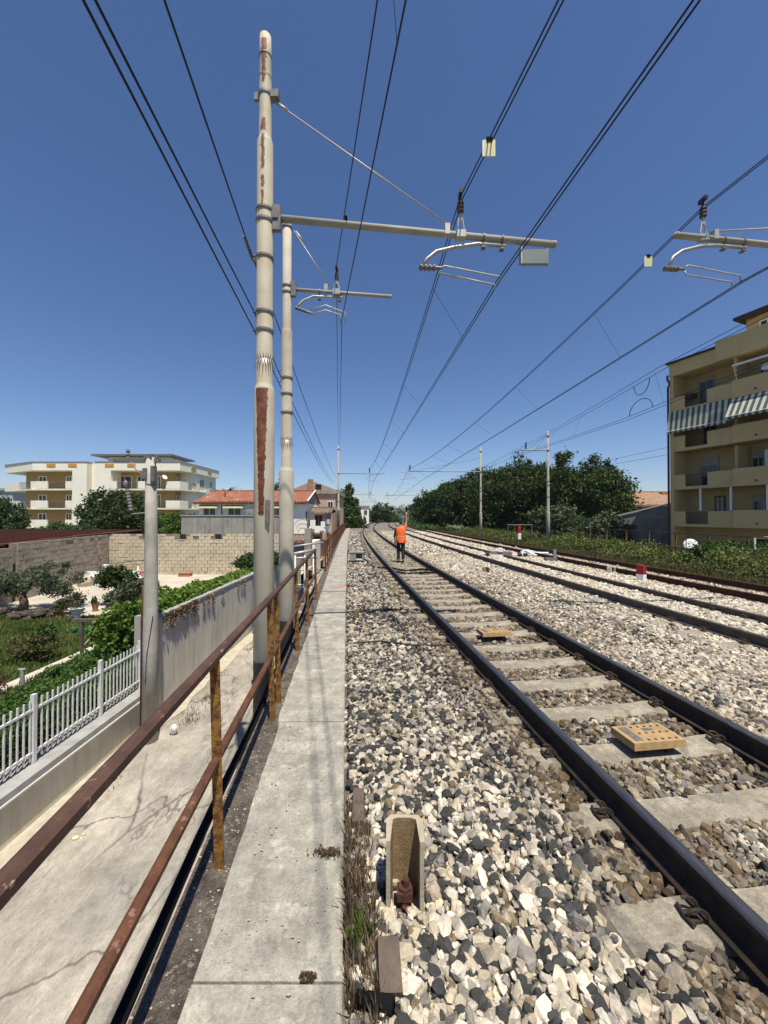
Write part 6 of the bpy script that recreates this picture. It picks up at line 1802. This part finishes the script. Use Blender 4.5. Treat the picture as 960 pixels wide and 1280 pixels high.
mb.v = [(a + random.uniform(-.05, .05), b + random.uniform(-.05, .05), c_ + random.uniform(-.04, .04)) for a, b, c_ in mb.v]
tag(mb.build('white_sack', mat('sack_white', (.62, .66, .66), (.45, .49, .5), 6, .8)), 'lumpy white sack lying right of the point machine', 'sack')
c3 = G(675, 694, -.02); mb = MB().tube([(c3.x - .35, c3.y, .08), (c3.x + .4, c3.y, .08)], .06, 8); mb.box((c3.x - .3, c3.y - .05, 0), (c3.x - .2, c3.y + .05, .05)); tag(mb.build('pipe_end', M_white), 'short white pipe lying right of the white sack', 'pipe')
c3 = G(693, 703, -.02)
t = thing('small_signal', (c3.x, c3.y, -.03), 'low grey signal plate standing by the second track', 'signal')
MB().box((c3.x - .35, c3.y, -.03), (c3.x + .12, c3.y + .25, .16)).build('base', M_galvd, t); MB().box((c3.x - .03, c3.y + .02, .16), (c3.x + .08, c3.y + .08, .52)).build('plate', M_plateg, t)

# near clutter beside the walkway
t = thing('broken_block', (.02, 1.50, -.05), 'broken brown grey concrete block lying beside the walkway end', 'block')
M_ = Matrix.Translation((.015, 1.64, -.01)) @ Euler((.3, .1, .1)).to_matrix().to_4x4()
MB().box((-.05, -.09, -.03), (.055, .09, .055), M_, taper=.006).build('block', M_wood, t)
mb = MB().tube([(-.11, 1.555, -.02), (.035, 1.51, .012)], .028, 14); tag(mb.build('pipe_piece', M_black, smooth=True), 'short piece of black pipe in front of the broken block', 'pipe')
M_ = Matrix.Translation((-.165, 2.52, .0)) @ Euler((.1, 0, .05)).to_matrix().to_4x4()
tag(MB().box((-.045, -.13, -.03), (.04, .14, .035), M_, taper=.006).build('brown_stone', M_wood), 'flat brown piece wedged between walkway and ballast', 'stone')
pts = []; 
for k in range(1500):
    y = random.triangular(1.3, 2.7, 1.9); pts.append((XW(y) + random.uniform(.0, .15) + .0, y, -.04))
o = leaves('dry_stalks', pts, .010, L_dry, upright=True, elong=9.0, origin=(0, 2, 0)); tag(o, 'dry brown stalks beside the walkway edge near the beige stake', kind='stuff')
pts = [(XW(1.78) + .07 + random.gauss(0, .025), 1.78 + random.gauss(0, .03), .0) for k in range(120)]
tag(leaves('green_tuft', pts, .011, L_bright, upright=True, elong=5, origin=(0, 1.8, 0)), 'small bright green tuft beside the beige stake', 'plant')
def moss(px, py, s, lab):
    c = G(px, py, .0); pts = [(c.x + random.gauss(0, s), c.y + random.gauss(0, s * .45), random.uniform(0, .012)) for k in range(380)]
    tag(leaves('dried_moss', pts, .009, L_dry, elong=2.2, tone=np.full(len(pts), .12), origin=(c.x, c.y, 0)), lab, 'moss')
moss(411, 1063, .033, 'dried brown moss tuft on the walkway left of the beige stake'); moss(385, 1215, .012, 'tiny dark moss spot on the nearest walkway joint')
# crumbs on the walkway and dirt strip
mb = MB()
for k in range(1100):
    y = random.triangular(1.2, 8, 2); off = random.choice([random.uniform(-.84, -.64), random.uniform(-.84, -.64), random.uniform(-.6, -.03)])
    s = .0015 + .0055 * random.random() ** 4
    z = -.043 if off < -.63 else .006
    mb.ball((XW(y) + off, y, z + s * .4), (s * random.uniform(.9, 2), s, s * .7), 5, 3)
o = mb.build('grit', M_stake); tag(o, 'scattered pale grit on the walkway and the dirt strip', kind='stuff')
c = G(855, 991, 0)
o = bpy.data.objects.new('loose_stone', bpy.data.meshes.new('loose_stone')); bm = bmesh.new()
for j in range(14):
    d = Vector(rng.normal(size=3)).normalized(); bm.verts.new((d.x * .03, d.y * .028, d.z * .024 + .022))
bmesh.ops.convex_hull(bm, input=bm.verts); bm.to_mesh(o.data); bm.free(); o.data.materials.append(M_rock); COL.objects.link(o); o.location = (c.x, c.y, 0)
tag(o, 'single dark stone lying on a sleeper in front of the near beacon', 'stone')

# ================================================================== THE WORKER
pt = thing('person', (.70, 16.0, -.03), 'person in an orange vest and dark trousers walking away with one arm raised', 'person')
def skin(name, verts, edges, m, parent, root=0, sub=2):
    me = bpy.data.meshes.new(name)
    off = Vector((0, 0, 0))
    me.from_pydata([v[:3] for v in verts], edges, [])
    o = bpy.data.objects.new(name, me); COL.objects.link(o); o.parent = parent
    sm = o.modifiers.new('skin', 'SKIN'); sm.use_smooth_shade = True
    lay = me.skin_vertices[0].data if me.skin_vertices else None
    if lay is None:
        bm = bmesh.new(); bm.from_mesh(me); bm.verts.layers.skin.verify(); bm.to_mesh(me); bm.free(); lay = me.skin_vertices[0].data
    for i, v in enumerate(verts):
        r = v[3]; lay[i].radius = r if isinstance(r, tuple) else (r, r); lay[i].use_root = i == root
    ss = o.modifiers.new('sub', 'SUBSURF'); ss.levels = ss.render_levels = sub
    me.materials.append(m)
    return o
V = [(0, 0, .95, (.14, .10)), (0, .01, 1.16, (.13, .095)), (0, .0, 1.36, (.16, .105)), (0, .0, 1.48, (.055, .055)), (0, .015, 1.57, (.066, .078)), (0, .02, 1.66, (.07, .085)), (0, .01, 1.715, (.045, .055)),
     (-.18, 0, 1.42, .055), (-.255, -.03, 1.15, .040), (-.25, .05, .93, .027), (-.245, .075, .86, (.035, .02)),
     (.18, 0, 1.45, .055), (.235, .04, 1.72, .042), (.235, .03, 1.97, .028), (.235, .025, 2.05, (.036, .02)),
     (-.09, 0, .88, .085), (-.10, .03, .50, .062), (-.10, -.04, .10, .042), (-.10, .10, .045, (.045, .03)),
     (.09, 0, .88, .085), (.09, -.03, .50, .062), (.09, -.12, .11, .042), (.09, .02, .05, (.045, .03))]
Eg = [(0, 1), (1, 2), (2, 3), (3, 4), (4, 5), (5, 6), (2, 7), (7, 8), (8, 9), (9, 10), (2, 11), (11, 12), (12, 13), (13, 14), (0, 15), (15, 16), (16, 17), (17, 18), (0, 19), (19, 20), (20, 21), (21, 22)]
for (h, sgn) in ((10, -1), (14, 1)):
    hx, hy_, hz = V[h][:3]
    for f in range(5):
        dx = (f - 1.5) * .018 if f < 4 else -.035 * sgn
        ln = (.06, .07, .072, .055, .04)[f]
        b = len(V)
        V.append((hx + dx, hy_ + .008, hz + sgn * (.03 if f < 4 else .0), .009)); V.append((hx + dx * 1.15, hy_ + .02, hz + sgn * (.03 + ln * (1 if f < 4 else .4)), .008)); V.append((hx + dx * 1.1, hy_ + .035, hz + sgn * (.03 + ln * (1.4 if f < 4 else .6)), .007))
        Eg += [(h, b), (b, b + 1), (b + 1, b + 2)]
skin('body', V, Eg, M_skin, pt)
def ringloft(name, rings, m, parent, n=20, closed_top=False):
    vs, fs = [], []
    for (cx, cy, z, rx, ry) in rings:
        for k in range(n):
            a = 6.283 * k / n; vs.append((cx + rx * math.cos(a), cy + ry * math.sin(a), z))
    for i in range(len(rings) - 1):
        for k in range(n): fs.append((i * n + k, i * n + (k + 1) % n, (i + 1) * n + (k + 1) % n, (i + 1) * n + k))
    me = bpy.data.meshes.new(name); me.from_pydata(vs, [], fs); me.polygons.foreach_set('use_smooth', [True] * len(fs)); me.materials.append(m)
    o = bpy.data.objects.new(name, me); COL.objects.link(o); o.parent = parent; return o
ringloft('vest', [(.02, 0, .84, .245, .175), (.015, 0, .95, .225, .165), (0, 0, 1.1, .20, .15), (0, 0, 1.25, .21, .15), (0, 0, 1.38, .215, .145), (0, 0, 1.45, .175, .12), (0, 0, 1.49, .09, .085), (0, 0, 1.495, .065, .065)], M_vest, pt)
for z in (1.08,): ringloft('reflective_band', [(.01, 0, z - .018, .212, .159), (.01, 0, z + .018, .209, .156)], M_strip, pt)
skin('trousers', [(0, 0, .93, (.16, .12)), (-.09, 0, .86, .105), (-.10, .03, .50, .082), (-.10, -.035, .13, .070), (.09, 0, .86, .105), (.09, -.03, .50, .082), (.09, -.115, .14, .070)], [(0, 1), (1, 2), (2, 3), (0, 4), (4, 5), (5, 6)], M_navy, pt)
skin('sleeve', [(-.10, 0, 1.41, .07), (-.19, 0, 1.40, .068), (-.25, -.025, 1.18, .055), (-.255, .0, 1.04, .045)], [(0, 1), (1, 2), (2, 3)], M_navy, pt)
skin('sleeve', [(.10, 0, 1.42, .07), (.19, .005, 1.47, .066), (.215, .025, 1.60, .055)], [(0, 1), (1, 2)], M_vest, pt)
skin('hair', [(0, -.01, 1.585, (.068, .066)), (0, -.005, 1.66, (.078, .088)), (0, .0, 1.72, (.055, .068))], [(0, 1), (1, 2)], M_hair, pt)
for sx, yb, zf in ((-.10, -.04, .03), (.09, -.12, .035)): skin('shoe', [(sx, yb - .05, zf + .02, (.045, .04)), (sx, yb + .05, zf + .015, (.048, .035)), (sx, yb + .16, zf + .0, (.042, .026))], [(0, 1), (1, 2)], M_black, pt)
o = MB().box((.70 + .20, 16.0 + .03, 2.03), (.70 + .275, 16.0 + .06, 2.30), taper=.006).build('handheld_radio', M_black); tag(o, 'black handheld device held up in the raised hand of the worker', 'handheld device')
hb = MB().box((-3650, -360, -4.4), (3650, 5100, 27)).build('haze', bpy.data.materials.new('haze_air')); hb['kind'] = 'stuff'; hb['label'] = 'thin summer haze over the far town and trees'
hm = hb.data.materials[0]; hm.use_nodes = True; hn = hm.node_tree; hn.nodes.clear()
ho = hn.nodes.new('ShaderNodeOutputMaterial'); hv = hn.nodes.new('ShaderNodeVolumePrincipled')
hv.inputs['Color'].default_value = (.86, .90, 1, 1); hv.inputs['Density'].default_value = .00022; hv.inputs['Anisotropy'].default_value = 0.3
hn.links.new(hv.outputs[0], ho.inputs['Volume'])
